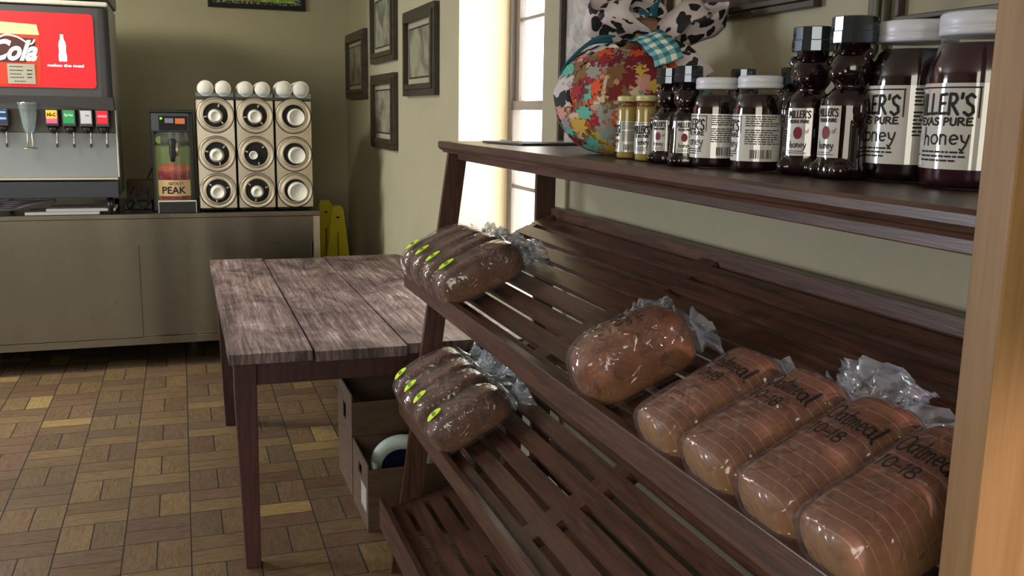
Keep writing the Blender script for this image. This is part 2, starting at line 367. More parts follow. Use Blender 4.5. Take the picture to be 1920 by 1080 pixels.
STROKES = {  # hand-drawn letter strokes: (advance width, [polylines])
 'O': (.8, [arc(.38, .5, .34, .46, 95, 450, 14)]), '0': (.62, [arc(.28, .5, .24, .46, 95, 450, 12)]), 'C': (.7, [arc(.4, .5, .34, .46, 55, 305, 10)]),
 'a': (.6, [arc(.26, .28, .22, .26, 60, 400, 12), [(.47, .54), (.46, .2), (.54, .02)]]), 't': (.5, [[(.24, .95), (.22, .2), (.30, .03), (.42, .08)], [(.04, .62), (.44, .66)]]),
 'm': (.85, [[(.06, .55), (.06, .02)], [(.06, .4), (.18, .56), (.32, .5), (.34, .04)], [(.34, .4), (.48, .56), (.64, .5), (.66, .04), (.74, .02)]]),
 'e': (.55, [[(.06, .28), (.44, .34)]+arc(.26, .30, .20, .25, 10, 310, 10)]), 'l': (.32, [[(.16, 1.0), (.12, .15), (.24, .02)]]), '1': (.36, [[(.06, .8), (.18, .98), (.15, .02)]]),
 '-': (.45, [[(.04, .46), (.38, .50)]]), '8': (.6, [arc(.28, .73, .19, .22, 270, 630, 11), arc(.28, .26, .24, .25, 90, 450, 11)]), 'i': (.26, [[(.12, .55), (.10, .03)], [(.12, .78), (.13, .82)]]),
 'n': (.55, [[(.06, .56), (.06, .02)], [(.06, .38), (.2, .56), (.38, .48), (.40, .02)]]), 'r': (.42, [[(.06, .56), (.06, .02)], [(.06, .36), (.18, .54), (.34, .54)]]),
 's': (.45, [[(.36, .50), (.2, .57), (.08, .46), (.2, .32), (.34, .2), (.24, .04), (.06, .08)]]), 'h': (.58, [[(.08, 1), (.06, .02)], [(.07, .38), (.22, .56), (.40, .46), (.42, .02)]]),
 'o': (.58, [arc(.27, .28, .23, .26, 95, 450, 12)]), 'y': (.55, [[(.06, .56), (.12, .25), (.28, .16)], [(.44, .58), (.30, .0), (.14, -.30), (.04, -.2)]]),
 'M': (.9, [[(.06, .0), (.10, .98), (.38, .35), (.66, 1.0), (.74, .0)]]), 'I': (.3, [[(.14, 1.0), (.12, .0)]]), 'L': (.6, [[(.1, 1.0), (.08, .04), (.5, .08)]]),
 'E': (.62, [[(.5, .98), (.1, .94), (.08, .04), (.54, .06)], [(.09, .52), (.42, .54)]]), 'R': (.7, [[(.08, .0), (.10, .98), (.4, .96), (.52, .76), (.4, .54), (.1, .48)], [(.24, .48), (.60, .0)]]),
 "'": (.2, [[(.1, 1.04), (.07, .82)]]), 'S': (.66, [[(.54, .86), (.36, 1.0), (.12, .84), (.2, .58), (.48, .42), (.52, .14), (.28, -.02), (.04, .14)]]),
 'T': (.6, [[(.04, .96), (.56, .98)], [(.30, .97), (.28, .0)]]), 'X': (.62, [[(.06, .98), (.54, .0)], [(.54, 1), (.06, .0)]]), 'A': (.66, [[(.04, 0), (.30, 1), (.58, 0)], [(.14, .36), (.48, .38)]]),
 'P': (.6, [[(.08, 0), (.10, .98), (.4, .96), (.5, .74), (.36, .5), (.1, .46)]]), 'U': (.64, [[(.08, 1), (.08, .2), (.28, .0), (.5, .18), (.54, 1)]]), ' ': (.35, [])}
def hand_bm(s_, width, height, wt=.0018, seed=1):
    rd = random.Random(seed*31+len(s_)); bm = B(); x = 0; W_ = sum(STROKES[c][0] for c in s_)
    sx = width/W_; sy = height
    for c in s_:
        adv, polys = STROKES[c]; dy = rd.uniform(-.06, .06)
        for pl in polys:
            P = [Vector(((x+px)*sx-width/2, (py+dy-.5)*sy, 0)) for px, py in pl]
            for q in P:
                bm.faces.new([bm.verts.new((q.x+wt*.5*math.cos(k*math.pi/3), q.y+wt*.5*math.sin(k*math.pi/3), 0)) for k in range(6)])
            for a_, b_ in zip(P, P[1:]):
                d = (b_-a_)
                if d.length < 1e-6: continue
                n_ = Vector((-d.y, d.x, 0)).normalized()*wt*.5
                bm.faces.new([bm.verts.new(v) for v in (a_-n_, b_-n_, b_+n_, a_+n_)])
        x += adv
    return bm
def add_bm(dst, src, off=(0, 0), mi=0):
    mp = {v: dst.verts.new((v.co.x+off[0], v.co.y+off[1], v.co.z)) for v in src.verts}
    for f in src.faces:
        try: q = dst.faces.new([mp[v] for v in f.verts]); q.material_index = mi
        except ValueError: pass
    src.free()
def rect(bm, x0, x1, y0, y1, mi=0, z=0):
    f = bm.faces.new([bm.verts.new((x, y, z)) for x, y in ((x0, y0), (x1, y0), (x1, y1), (x0, y1))]); f.material_index = mi; return f
def slice_bm(bm, step, axis=0, lo=None, hi=None):
    if not bm.verts: return
    vals = [v.co[axis] for v in bm.verts]; a, b = min(vals), max(vals); k = a+step
    nrm = [0, 0, 0]; nrm[axis] = 1
    while k < b:
        p = [0, 0, 0]; p[axis] = k
        bmesh.ops.bisect_plane(bm, geom=bm.verts[:]+bm.edges[:]+bm.faces[:], plane_co=p, plane_no=nrm); k += step
def warp(bm, fn):
    for v in bm.verts: v.co = fn(v.co)

# ------------------------------------------------------------------ room shell
XW, YB, XL, YF, ZC = 1.22, 7.456, -4.6, -3.4, 2.75
WY0, WY1, WZ0, WZ1, REV = 3.22, 4.316, .80, 2.45, .27       # window opening
def struct(name, dims, m):
    return tag(bx(name, dims, m), kind='structure')
struct('floor', (XL-.1, XW+.35, YF-.1, YB+.1, -.1, 0), m_floor)
struct('ceiling', (XL-.1, XW+.35, YF-.1, YB+.1, ZC, ZC+.1), m_ceil)
struct('wall_back', (XL-.1, XW+.35, YB, YB+.12, 0, ZC), m_wall)
struct('wall_left', (XL-.12, XL, YF, YB, 0, ZC), m_wall)
struct('wall_front', (XL-.1, XW+.35, YF-.12, YF, 0, ZC), m_wall)
bm = B()
box(bm, XW, XW+REV+.03, WY1, YB, 0, ZC); box(bm, XW, XW+REV+.03, YF, WY0, 0, ZC)
box(bm, XW, XW+REV+.03, WY0, WY1, 0, WZ0); box(bm, XW, XW+REV+.03, WY0, WY1, WZ1, ZC)
tag(link('wall_right', bm, m_wall), kind='structure')
# plastered lining of the deep window reveal
bm = B(); e = .004
box(bm, XW+.001, XW+REV, WY1-e, WY1, WZ0, WZ1); box(bm, XW+.001, XW+REV, WY0, WY0+e, WZ0, WZ1)
box(bm, XW+.001, XW+REV, WY0+e, WY1-e, WZ0, WZ0+e); box(bm, XW+.001, XW+REV, WY0+e, WY1-e, WZ1-e, WZ1)
tag(link('trim_1', bm, m_jamb), kind='structure')
struct('baseboard_right', (XW-.014, XW-.0005, 4.3, YB-.016, 0, .11), w_rack_y)
struct('baseboard_back', (XL, XW-.016, YB-.014, YB-.0005, 0, .11), w_rack_x)
# window: frame, sashes, muntins and panes
GX = XW+.252
m_sash = mat('grey_brown_window_sash', sc(120, 112, 108), .5)
win = bpy.data.objects.new('window_1', None); COL.objects.link(win); win.location = (GX, (WY0+WY1)/2, WZ0); tag(win, kind='structure')
def wpart(name, dims_list, m):
    bm = B()
    for d in dims_list: box(bm, *d)
    bmesh.ops.translate(bm, verts=bm.verts, vec=(-GX, -(WY0+WY1)/2, -WZ0))
    return link(name, bm, m, win)
a, b = WY0+e, WY1-e
wpart('window_frame', [(GX-.01, GX+.05, b-.035, b, WZ0+e, WZ1-e), (GX-.01, GX+.05, a, a+.035, WZ0+e, WZ1-e), (GX-.01, GX+.05, a+.035, b-.035, WZ0+e, WZ0+.04), (GX-.01, GX+.05, a+.035, b-.035, WZ1-.045, WZ1-e)], m_sash)
ZM = 1.585
up = wpart('upper_sash', [(GX+.012, GX+.04, b-.085, b-.0355, ZM+.02, WZ1-.046), (GX+.012, GX+.04, a+.0355, a+.085, ZM+.02, WZ1-.046),
     (GX+.0, GX+.04, a+.0355, b-.0355, ZM-.02, ZM+.02), (GX+.018, GX+.034, a+.085, b-.085, 1.96, 1.975), (GX+.018, GX+.034, (a+b)/2-.008, (a+b)/2+.008, ZM+.021, WZ1-.046)], m_sash)
lo = wpart('lower_sash', [(GX-.008, GX+.011, b-.062, b-.0355, WZ0+.041, ZM-.021), (GX-.008, GX+.011, a+.0355, a+.062, WZ0+.041, ZM-.021),
     (GX-.008, GX+.011, a+.062, b-.062, WZ0+.041, WZ0+.09), (GX-.004, GX+.009, a+.062, b-.062, 1.205, 1.222), (GX-.004, GX+.009, (a+b)/2-.008, (a+b)/2+.008, WZ0+.091, 1.204)], m_sash)
wpart('pane', [(GX+.024, GX+.027, a+.086, b-.086, ZM+.021, WZ1-.05)], m_pane)
wpart('pane', [(GX+.001, GX+.004, a+.063, b-.063, WZ0+.091, ZM-.022)], m_pane)

# ------------------------------------------------------------------ bread rack
YR0, YR1, YM = .715, 3.0, 1.935
rack = thing('bread_rack', 'dark brown slatted wooden rack with three sloping tiers under a flat top shelf', 'display rack', (.9, 1.9, 0))
def rp(name, bm, m, parent=None, smooth=False):
    p = parent or rack
    if p is rack: bmesh.ops.translate(bm, verts=bm.verts, vec=(-.9, -1.9, 0))
    else: bmesh.ops.translate(bm, verts=bm.verts, vec=(-.9, -1.9, 0))
    return link(name, bm, m, p)
bm = B()   # top board with a moulded front edge
prism(bm, [(.790, 1.458), (.786, 1.452), (.786, 1.440), (.792, 1.432), (.800, 1.4285), (.803, 1.4225), (1.19, 1.4225), (1.19, 1.458)], 1, YR0-.015, YR1+.02)
rp('top_board', bm, w_rack_y)
bm = B(); box(bm, .838, .858, YR0+.03, YR1-.03, 1.400, 1.422, .002); rp('apron', bm, w_rack_y)
bm = B(); box(bm, 1.165, 1.185, YR0+.03, YR1-.03, 1.400, 1.422); rp('rear_apron', bm, w_rack_y)
ZA = lambda x: 1.0+.47*(x-.69)
ZBf = lambda x: .572+.54*(x-.675)
ZCf = lambda x: .248+.28*(x-.65)
def tier(Z, x0, x1, rail, pitch, gap, apron_top=None, name='slatted_shelf'):
    th = .016; sl = (Z(1)-Z(0)); cs = 1/math.sqrt(1+sl*sl)
    bm = B(); x = x0; k = 0
    while x < x1-.02:
        xe = min(x+pitch-gap, x1)
        if x1-xe < .02: xe = x1
        prism(bm, [(x, Z(x)), (xe, Z(xe)), (xe+th*sl*cs, Z(xe)-th*cs), (x+th*sl*cs, Z(x)-th*cs)], 1, YR0+.01, YR1-.024)
        x += pitch
    sh = rp(name, bm, w_rack_y)
    for y in (YM, YR0+.035, YR1-.052):      # bearers under and between the slats
        w = .034 if y == YM else .022
        bm = B(); d = .0012
        prism(bm, [(x0, Z(x0)-d), (x1, Z(x1)-d), (x1, Z(x1)-.035), (x0, Z(x0)-.035)], 1, y-w, y+w)
        rp('bearer', bm, w_rack_x, sh)
    bm = B(); box(bm, rail[0], rail[1], YR0, YR1, rail[2], rail[3], .002); rp('front_rail', bm, w_rack_y, sh)
    if apron_top:
        bm = B(); box(bm, x1+.002, 1.19, YR0+.01, YR1-.02, Z(x1)-.03, apron_top, .002); rp('back_rail', bm, w_rack_y, sh)
    return sh
sA = tier(ZA, .695, 1.160, (.668, .690, .990, 1.043), .0575, .0155, 1.243)
sB = tier(ZBf, .675, 1.150, (.648, .668, .560, .613), .0575, .0155, .87)
sC = tier(ZCf, .606, 1.120, (.580, .601, .165, .268), .0635, .018, .42)
for y0 in (YR0+.0, YR1-.022):
    y1 = y0+.022
    bm = B(); xf = lambda z: .811-.139*(1.415-z)
    # the front leg leans outwards towards the floor, notched by the rails
    prism(bm, [(xf(1.4215), 1.4215), (xf(1.4215)+.062, 1.4215), (xf(0)+.074, 0), (xf(0), 0)], 1, y0+.001, y1-.001)
    rp('front_leg', bm, w_rack_z)
    bm = B(); prism(bm, [(1.115, 0), (1.182, 0), (1.182, 1.4215), (1.115, 1.4215)], 1, y0+.001, y1-.001); rp('rear_leg', bm, w_rack_z)

# ------------------------------------------------------------------ plank table
T0 = (.10, 3.13)
tb = thing('plank_table', 'old wooden table with a weathered four-plank top and tapered dark legs', 'table', (.65, 4.2, 0))
def tp(name, bm, m, smooth=False):
    bmesh.ops.translate(bm, verts=bm.verts, vec=(-.65, -4.2, 0)); return link(name, bm, m, tb, smooth)
bm = B()
seams = [.115, .392, .712, .985, 1.195]
for i in range(4):
    x0, x1 = seams[i]+.0035, seams[i+1]-.0035
    n = 24; top = []
    yf = [3.148, 3.127, 3.155, 3.12][i]; yb = [5.247, 5.20, 5.235, 5.24][i]
    L0 = []; 
    for k in range(n+1):
        y = yf+(yb-yf)*k/n
        j = lambda s: noise.noise(Vector((s*3.1+i*7, y*5, 0)))*.0022
        rd0 = 0; rd1 = 0
        if i == 3 and k >= n-3: rd1 = (.01, .035, .075)[k-(n-2)] if k > n-3 else 0
        if i == 3 and k < 2: rd1 = (.03, .006)[k]
        L0.append([(x0+j(0), y), (x1+j(1)-rd1, y)])
    zt = .757; zb = .722
    V = [[bm.verts.new((p[0], p[1], z+(-.002 if z == zt and 0 else 0))) for p in row for z in (zb, zt)] for row in L0]
    for a_, b_ in zip(V, V[1:]):
        for q in ((0, 1, 1, 0),): pass
        bm.faces.new((a_[1], a_[3], b_[3], b_[1])); bm.faces.new((a_[0], b_[0], b_[2], a_[2]))
        bm.faces.new((a_[0], a_[1], b_[1], b_[0])); bm.faces.new((a_[2], b_[2], b_[3], a_[3]))
    bm.faces.new((V[0][0], V[0][2], V[0][3], V[0][1])); bm.faces.new((V[-1][0], V[-1][1], V[-1][3], V[-1][2]))
bmesh.ops.recalc_face_normals(bm, faces=bm.faces)
tp('tabletop', bm, m_tabletop)
bm = B(); box(bm, .20, 1.08, 3.165, 3.188, .645, .7215, .002); box(bm, .20, 1.08, 4.745, 4.768, .645, .7215, .002)
box(bm, .150, .173, 3.19, 4.74, .645, .7215, .002); box(bm, 1.105, 1.128, 3.19, 4.74, .645, .7215, .002); tp('apron', bm, w_tableleg)
for lx, sx in ((.132, 1), (1.148, -1)):
    for ly, sy in ((3.15, 1), (4.785, -1)):
        bm = B(); w0, w1 = .072, .050
        vs = []
        for z, w in ((.7215, w0), (.62, w0), (0, w1)):
            off = .0 if z > .1 else .018
            xx0 = lx+sx*off; yy0 = ly+sy*off*.3
            vs.append([bm.verts.new((xx0+sx*dx*w, yy0+sy*dy*w, z)) for dx, dy in ((0, 0), (1, 0), (1, 1), (0, 1))])
        for a_, b_ in zip(vs, vs[1:]):
            for k in range(4): bm.faces.new((a_[k], a_[(k+1) % 4], b_[(k+1) % 4], b_[k]))
        bm.faces.new(vs[0]); bm.faces.new(vs[-1]); bmesh.ops.recalc_face_normals(bm, faces=bm.faces)
        bmesh.ops.bevel(bm, geom=bm.edges[:], offset=.002, segments=1, affect='EDGES')
        tp('leg', bm, w_tableleg)

# ------------------------------------------------------------------ loaves of bread in clear bags
def loaf_sec(w, h, a, up=1.0):
    c, s = math.cos(a), math.sin(a)
    y = w/2*math.copysign(abs(c)**.46, c)
    if s >= 0: z = h*(.42+.58*(s**.70))
    else: z = h*.42*(1-abs(s)**.34)
    y *= (.88+.12*min(1, z/(.55*h)))
    return y, z
EK = [5.0, 2.6]
def loaf_end(u): return max(.0, (1-abs(2*u-1)**EK[0]))**(1/EK[1])
def make_loaf_mesh(L, w, h, seed, mode='bread', tail=None, dome=.0, grow=0.0, amp=.002):
    bm = B(); n = 46; na = 40; rings = []
    us = [0.5-0.5*math.cos(math.pi*(i+.5)/n) for i in range(n)]
    rows = [(u*L, max(.12, loaf_end(u))) for u in us]
    if mode == 'bag' and tail:
        # past the loaf the bag gathers to a neck and flares again
        rows = [r for r in rows if r[0] < L*.985]
        rows += [(L*1.0, .70), (L+.012, .46), (L+.024, .30), (L+tail*.3, .26), (L+tail*.45, .36), (L+tail*.7, .52), (L+tail*.9, .60), (L+tail, .62)]
    for x, s in rows:
        ring = []
        for k in range(na):
            a = 2*math.pi*k/na
            y, z = loaf_sec(w+2*grow, h+2*grow, a)
            cz = h*.42
            bulge = 1+dome*math.sin(math.pi*min(1, max(0, x/L)))
            yy = y*s; zz = cz+(z-grow-cz)*s*(bulge if z > cz else 1)
            if zz < -grow: zz = -grow
            if mode == 'bag' and x > L:
                t = (x-L)/tail; wob = noise.noise(Vector((k*.9, x*30, seed*3.3)))
                yy = yy*(1+.35*t)+wob*.010; zz = zz*(.9)-.018*t+noise.noise(Vector((k*.8+9, x*26, seed)))*.014*(1+t)
            p = Vector((x if mode != 'bag' or x > L else x*1.02-.006, yy, zz))
            if mode == 'bread':
                d = noise.noise(Vector((p.x*14, p.y*14, p.z*14+seed*5)))*amp*2.2
            else:
                q = Vector((p.x*20+seed*3, p.y*26, p.z*26)); d = (abs(noise.noise(q*.6))*2-.4)*amp*1.3+abs(noise.noise(Vector((q.x*.5, q.y*1.6, q.z*1.6))))*amp*.8
            nrm = Vector((0, yy, zz-cz)); nrm = nrm.normalized() if nrm.length > 1e-5 else Vector((0, 0, 1))
            p += nrm*d
            if p.z < (0.0 if mode == 'bag' else .0015) and x <= L: p.z = (0.0 if mode == 'bag' else .0015)
            ring.append(bm.verts.new(p))
        rings.append(ring)
    for a_, b_ in zip(rings, rings[1:]):
        for k in range(na): bm.faces.new((a_[k], a_[(k+1) % na], b_[(k+1) % na], b_[k]))
    bm.faces.new(rings[0][::-1])
    if not (mode == 'bag' and tail): bm.faces.new(rings[-1])
    bmesh.ops.recalc_face_normals(bm, faces=bm.faces)
    return bm
def loaf_top(w, h, x, L, y, dome=0):
    """height of the crown surface above local (x,y)"""
    s = max(.12, loaf_end(min(.999, max(.001, x/L)))); q = min(.985, abs(y)/(w/2*s))
    c = q**(1/.46); sn = math.sqrt(max(0, 1-c*c)); b = 1+dome*math.sin(math.pi*min(1, max(0, x/L)))
    z = h*(.42+.58*sn**.70); cz = h*.42
    return cz+(z-cz)*s*b
def loaf(label, y, x, tier_z, slope, L, w, h, material, group, seed, tail=.08, text=None, sticker=False, yawz=0, dome=.0, roll=0, grow=.004, tailmat=None, tx=None, amp=.002):
    EK[:] = [11.0, 3.2] if material is m_bread_s else [5.0, 2.6]
    ang = math.atan(slope)
    R = Matrix.Rotation(-ang, 4, 'Y') @ Matrix.Rotation(yawz, 4, 'Z') @ Matrix.Rotation(roll, 4, 'X')
    t = thing('bread_loaf', label, 'bread', (x, y, tier_z(x)+.0025), group=group, rot=R.to_euler())
    link('bread', make_loaf_mesh(L, w, h, seed, 'bread', dome=dome), material, t, True)
    bag = link('plastic_bag', make_loaf_mesh(L, w, h, seed, 'bag', tail, dome, grow, amp), m_film, t, True, [m_film, m_film2])
    for p in bag.data.polygons:
        if p.center.x > L*.99: p.material_index = 1
    ht = lambda xx, yy: loaf_top(w, h, xx, L, yy, dome)+grow+amp*1.5+.0012
    if text:
        cx = (tx if tx else .60*L)
        bm = B(); lines = text; k = 0
        for s_, wd, hh, dx, dy in lines:
            tb_ = hand_bm(s_, wd, hh, .0027, seed)
            add_bm(bm, tb_, (dx, dy))
        slice_bm(bm, .008, 0); slice_bm(bm, .008, 1)
        # letters run across the loaf (towards local -y), their tops point up the slope (+x)
        warp(bm, lambda c: Vector((cx+c.y, -c.x, ht(cx+c.y, -c.x))))
        link('marker_writing', bm, m_ink, t)
    if sticker:
        sx, sy = sticker
        bm = B(); v0 = []; n = 24
        for ring in (0, .5, 1):
            v0.append([bm.verts.new((ring*.021*math.cos(2*math.pi*i/n), ring*.025*math.sin(2*math.pi*i/n), 0)) for i in range(n)] if ring else [bm.verts.new((0, 0, 0))])
        for i in range(n): bm.faces.new((v0[0][0], v0[1][i], v0[1][(i+1) % n])); bm.faces.new((v0[1][i], v0[2][i], v0[2][(i+1) % n], v0[1][(i+1) % n]))
        warp(bm, lambda c: Vector((sx+c.y, sy-c.x*.85, ht(sx+c.y, sy-c.x*.85)+.001)))
        st = link('sticker', bm, m_sticker, t)
        bm = text_bm('10-20', .01, width=.026, height=.012, bold=.0003); slice_bm(bm, .005, 0)
        warp(bm, lambda c: Vector((sx+c.y, sy-c.x, ht(sx+c.y, sy-c.x)+.0022)))
        link('sticker_date', bm, m_ink, st)
    return t
GO = 'sliced loaves on the middle tier right of the whole loaf'
OT = lambda a: [(a, .088, .032, .012, .016), ('10-18', .060, .022, .002, -.022)]
loaf('whole rounded loaf in clear film lying alone, no slices, three lines of marker writing', 1.575, .70, ZA, .47, .235, .125, .118, m_bread_w, None, 1, .035,
     text=[('Cinna', .060, .020, .004, .030), ('raisin', .066, .018, .008, .008), ('10-18', .054, .014, .002, -.012)], yawz=-.12, dome=.06, tx=.125, grow=.006, amp=.003)
loaf('sliced loaf reading Oatmeal 10-18, first to the right of the whole rounded loaf', 1.262, .695, ZA, .47, .232, .122, .096, m_bread_s, None, 2, .022, text=OT('Oatmeal'), yawz=.03, tx=.152)
loaf('sliced loaf in clear film, second to the right of the whole rounded loaf', 1.115, .695, ZA, .47, .236, .128, .099, m_bread_s, None, 3, .03, text=OT('Oatmeal'), yawz=.0, tx=.158)
loaf('sliced loaf with a large flared bluish bag end standing up behind it', .970, .695, ZA, .47, .238, .128, .100, m_bread_s, None, 4, .05, text=OT('Oatmeal'), yawz=-.01, tx=.150)
loaf('sliced loaf nearest the tan post and partly hidden by it, reading Oat 10-18', .838, .695, ZA, .47, .24, .122, .102, m_bread_s, None, 5, .03, text=OT('Oatmeal'), yawz=.0, tx=.150)
for i, y in enumerate((2.90, 2.775, 2.645, 2.495)):
    loaf(['dark loaf with lime sticker at the far end of the upper tier, farthest of four', 'dark loaf with lime sticker, second from the far end of the upper tier',
          'dark loaf with lime sticker, third from the far end of the upper tier', 'dark loaf with lime sticker, nearest of the four at the upper tier end'][i],
         y, .672, lambda x: ZA(.69)+.012, .47, .255, .108 if i < 3 else .125, .102, m_bread_d, None, 10+i, .06, sticker=(.055, .0), yawz=-.05, dome=.08, grow=.006, amp=.003)
for i, y in enumerate((2.925, 2.80, 2.67, 2.51)):
    loaf(['dark loaf with lime sticker at the far end of the lower tier, farthest of four', 'dark loaf with lime sticker, second from the far end of the lower tier',
          'loaf mostly covered by shiny crumpled film, third from the lower tier far end', 'dark loaf with lime sticker, nearest of the four on the lower tier'][i],
         y, .658, lambda x: ZBf(.675)+.012, .54, .25, .108 if i < 3 else .122, (.115, .106, .104, .104)[i], m_bread_d, None, 20+i, .09 if i == 2 else .06, sticker=(.045, .0), yawz=-.04, dome=.10, grow=(.006, .007, .010, .006)[i], amp=(.003, .004, .0055, .003)[i])
# flared, pleated ends of two of the bags: part of their loaf
def film_fan(parent, loc, h, w0, w1, seed, lean=(0, 0, 1), wide=(0, 1, 0), droop=.0, arcs=1.0):
    bm = B(); nu, nv = 70, 44; up = Vector(lean).normalized(); wd = Vector(wide).normalized(); dp = up.cross(wd).normalized(); V = []
    for j in range(nv+1):
        v = j/nv; row = []
        for i in range(nu):
            a = 2*math.pi*i/nu; wv = w0+(w1-w0)*v**.8
            edge = 1+.16*noise.noise(Vector((math.cos(a)*1.5, math.sin(a)*1.5, seed)))*1.5
            pl = (abs(noise.noise(Vector((i*.33, seed, v*1.3))))*2-.5)*.014*(.5+v)
            cr = (abs(noise.noise(Vector((math.cos(a)*wv*60, v*6, seed+4))))-.2)*.010
            x = math.cos(a)*wv*.5; d = math.sin(a)*(.008+wv*.20)+pl+cr
            p = Vector(loc)+wd*(x+cr)+dp*d+up*(h*v*(edge if v > .5 else 1)+.004*math.sin(a*5+seed))+Vector((droop*v*v, 0, -abs(droop)*v*v*.6))
            row.append(bm.verts.new(p))
        V.append(row)
    for a_, b_ in zip(V, V[1:]):
        for i in range(nu): bm.faces.new((a_[i], a_[(i+1) % nu], b_[(i+1) % nu], b_[i]))
    Mi = (Matrix.Translation(parent.location) @ parent.rotation_euler.to_matrix().to_4x4()).inverted()
    bmesh.ops.transform(bm, matrix=Mi, verts=bm.verts)
    return tag(link('bag_end', bm, m_film2, parent, True), 'flared pleated end of the clear bag')
loaves = [o for o in bpy.data.objects if o.name.startswith('bread_loaf')]
L_ = {o['label']: o for o in loaves}
film_fan(next(o for k, o in L_.items() if 'flared bluish' in k), (.915, 1.085, ZA(.915)+.004), .088, .07, .19, 8.7, (.62, .30, .78), (.1, 1, -.2), .01)
film_fan(next(o for k, o in L_.items() if 'whole rounded' in k and 'sliced' not in k), (.865, 1.665, ZA(.865)+.045), .055, .03, .10, 5.2, (.3, .5, .8), (.7, -.4, .3), .0)
film_fan(next(o for k, o in L_.items() if 'shiny crumpled' in k), (.875, 2.73, ZBf(.875)+.055), .125, .045, .13, 3.1, (.25, .9, .42), (.5, -.3, .7), .02)

# ------------------------------------------------------------------ honey jars and bear bottles
ZT = 1.4585
def jar_prof(R, H, neck=.72, sh=.72, lid=.14):
    b = .10*R
    return [(R*.82, 0), (R*.95, b*.5), (R, b*2), (R, H*(sh-.10)), (R*.97, H*(sh-.03)), (R*.88, H*(sh+.045)), (R*neck, H*(1-lid)-.002*0)]
def print_bars(bm, x0, x1, ys, hgt, seed, mi=0):
    rd = random.Random(seed)
    for yy in ys:
        x = x0; end = x1-(rd.random()*.25*(x1-x0))
        while x < end:
            w_ = (x1-x0)*rd.uniform(.05, .16); rect(bm, x, min(end, x+w_), yy, yy+hgt, mi); x += w_+(x1-x0)*.022
def barcode(bm, x0, x1, y0, y1, seed):
    rd = random.Random(seed); x = x0
    while x < x1:
        w_ = rd.choice((.0007, .0012, .0018)); rect(bm, x, min(x1, x+w_), y0, y1); x += w_+rd.choice((.0007, .001, .0015))
def jar(kind, label, x, y, R, H, seam, honey, lidm, group=None, wide=True):
    t = thing('honey_jar', label, 'jar', (x, y, ZT), group=group)
    nk = .80 if wide else .86
    prof = jar_prof(R, H, nk, .74 if wide else .84, .13 if wide else .10)
    lidh = H*(.13 if wide else .09); zl = H-lidh
    bm = B(); lathe(bm, prof[:-1]+[(R*nk, zl-.008), (R*nk, zl+.002)], 48); link('glass_jar', bm, m_glass, t, True)
    g = .0018
    bm = B(); lathe(bm, [(max(.001, r-g), min(z+g, zl-.012)) for r, z in prof[:-1]]+[(R*nk-g, zl-.010)], 48); link('honey', bm, honey, t, True)
    bm = B(); rl = R*nk+.0035
    lathe(bm, [(rl-.002, zl), (rl, zl+.0015), (rl, zl+lidh*.30), (rl-.0012, zl+lidh*.34), (rl, zl+lidh*.40), (rl, H-.003), (rl-.003, H), (rl*.8, H), (rl*.78, H-.001)], 48); link('lid', bm, lidm, t, True)
    # paper label round the jar, its seam between front panel and text panel at angle `seam`
    rl_ = R+.0009; z0, z1 = H*.115, H*.60
    aw = R*1.75
    def wrap(extra): return lambda c: Vector(((rl_+extra)*math.cos(seam+c.x/R), (rl_+extra)*math.sin(seam+c.x/R), c.y))
    bm = B(); rect(bm, -aw, aw, z0, z1); slice_bm(bm, R*.08, 0); warp(bm, wrap(0)); lb = link('paper_label', bm, m_paper, t, True)
    bm = B(); hh = z1-z0; Wd = aw
    def ly(f): return z0+hh*f
    th = hh*.018
    rect(bm, -Wd*.98, -.04*R, ly(.94), ly(.94)+th); rect(bm, -.05*R-th, -.05*R, ly(.60), ly(.95)); 
    add_bm(bm, hand_bm("MILLER'S", Wd*.90, hh*.24, hh*.036), (-Wd*.52, ly(.755)))
    add_bm(bm, hand_bm('TEXAS PURE', Wd*.80, hh*.085, hh*.022), (-Wd*.48, ly(.555)))
    add_bm(bm, hand_bm('honey', Wd*.62, hh*.21, hh*.022), (-Wd*.40, ly(.38)))
    print_bars(bm, -Wd*.75, -Wd*.10, [ly(.19), ly(.14), ly(.09)], hh*.022, 3)
    rect(bm, -Wd*.98, -Wd*.80, ly(.15), ly(.165))
    print_bars(bm, Wd*.08, Wd*.90, [ly(.94-.048*k) for k in range(13) if k not in (5,)], hh*.022, 11)
    barcode(bm, Wd*.22, Wd*.72, ly(.06), ly(.25), 5)
    slice_bm(bm, R*.12, 0); warp(bm, wrap(.0005)); link('label_print', bm, m_ink, lb)
    return t
def view_ang(x, y): return math.atan2(-y, -x)
def place(px_x, px_y, r):
    d = Vector((px_x, px_y)).normalized(); return px_x+d.x*r, px_y+d.y*r
x, y = place(1.000, 1.135, .066); jar('big', 'largest dark honey jar with white lid, right of the tall bear bottles', x, y, .066, .234, view_ang(x, y)-.10, m_honeydark, m_honeylid)
x, y = place(.985, 1.000, .066); jar('big', 'largest plum-tinted honey jar with white lid, cut off by the tan post', x, y, .066, .234, view_ang(x, y)+.12, m_honeyplum, m_honeylid)
x, y = place(.895, 1.500, .042); jar('mid', 'medium dark honey jar with white lid, left of the two mid-sized jars', x, y, .042, .160, view_ang(x, y)-.28, m_honeydark, m_honeylid)
x, y = place(.909, 1.387, .042); jar('mid', 'medium dark honey jar with white lid and barcode, right of the two mid-sized jars', x, y, .042, .160, view_ang(x, y)-.62, m_honeydark, m_honeylid)
x, y = place(.885, 1.835, .021); jar('small', 'slim pale gold honey jar with gold lid directly before the fabric pumpkin', x, y, .021, .131, view_ang(x, y)-.6, m_honeygold, m_goldlid, wide=False)
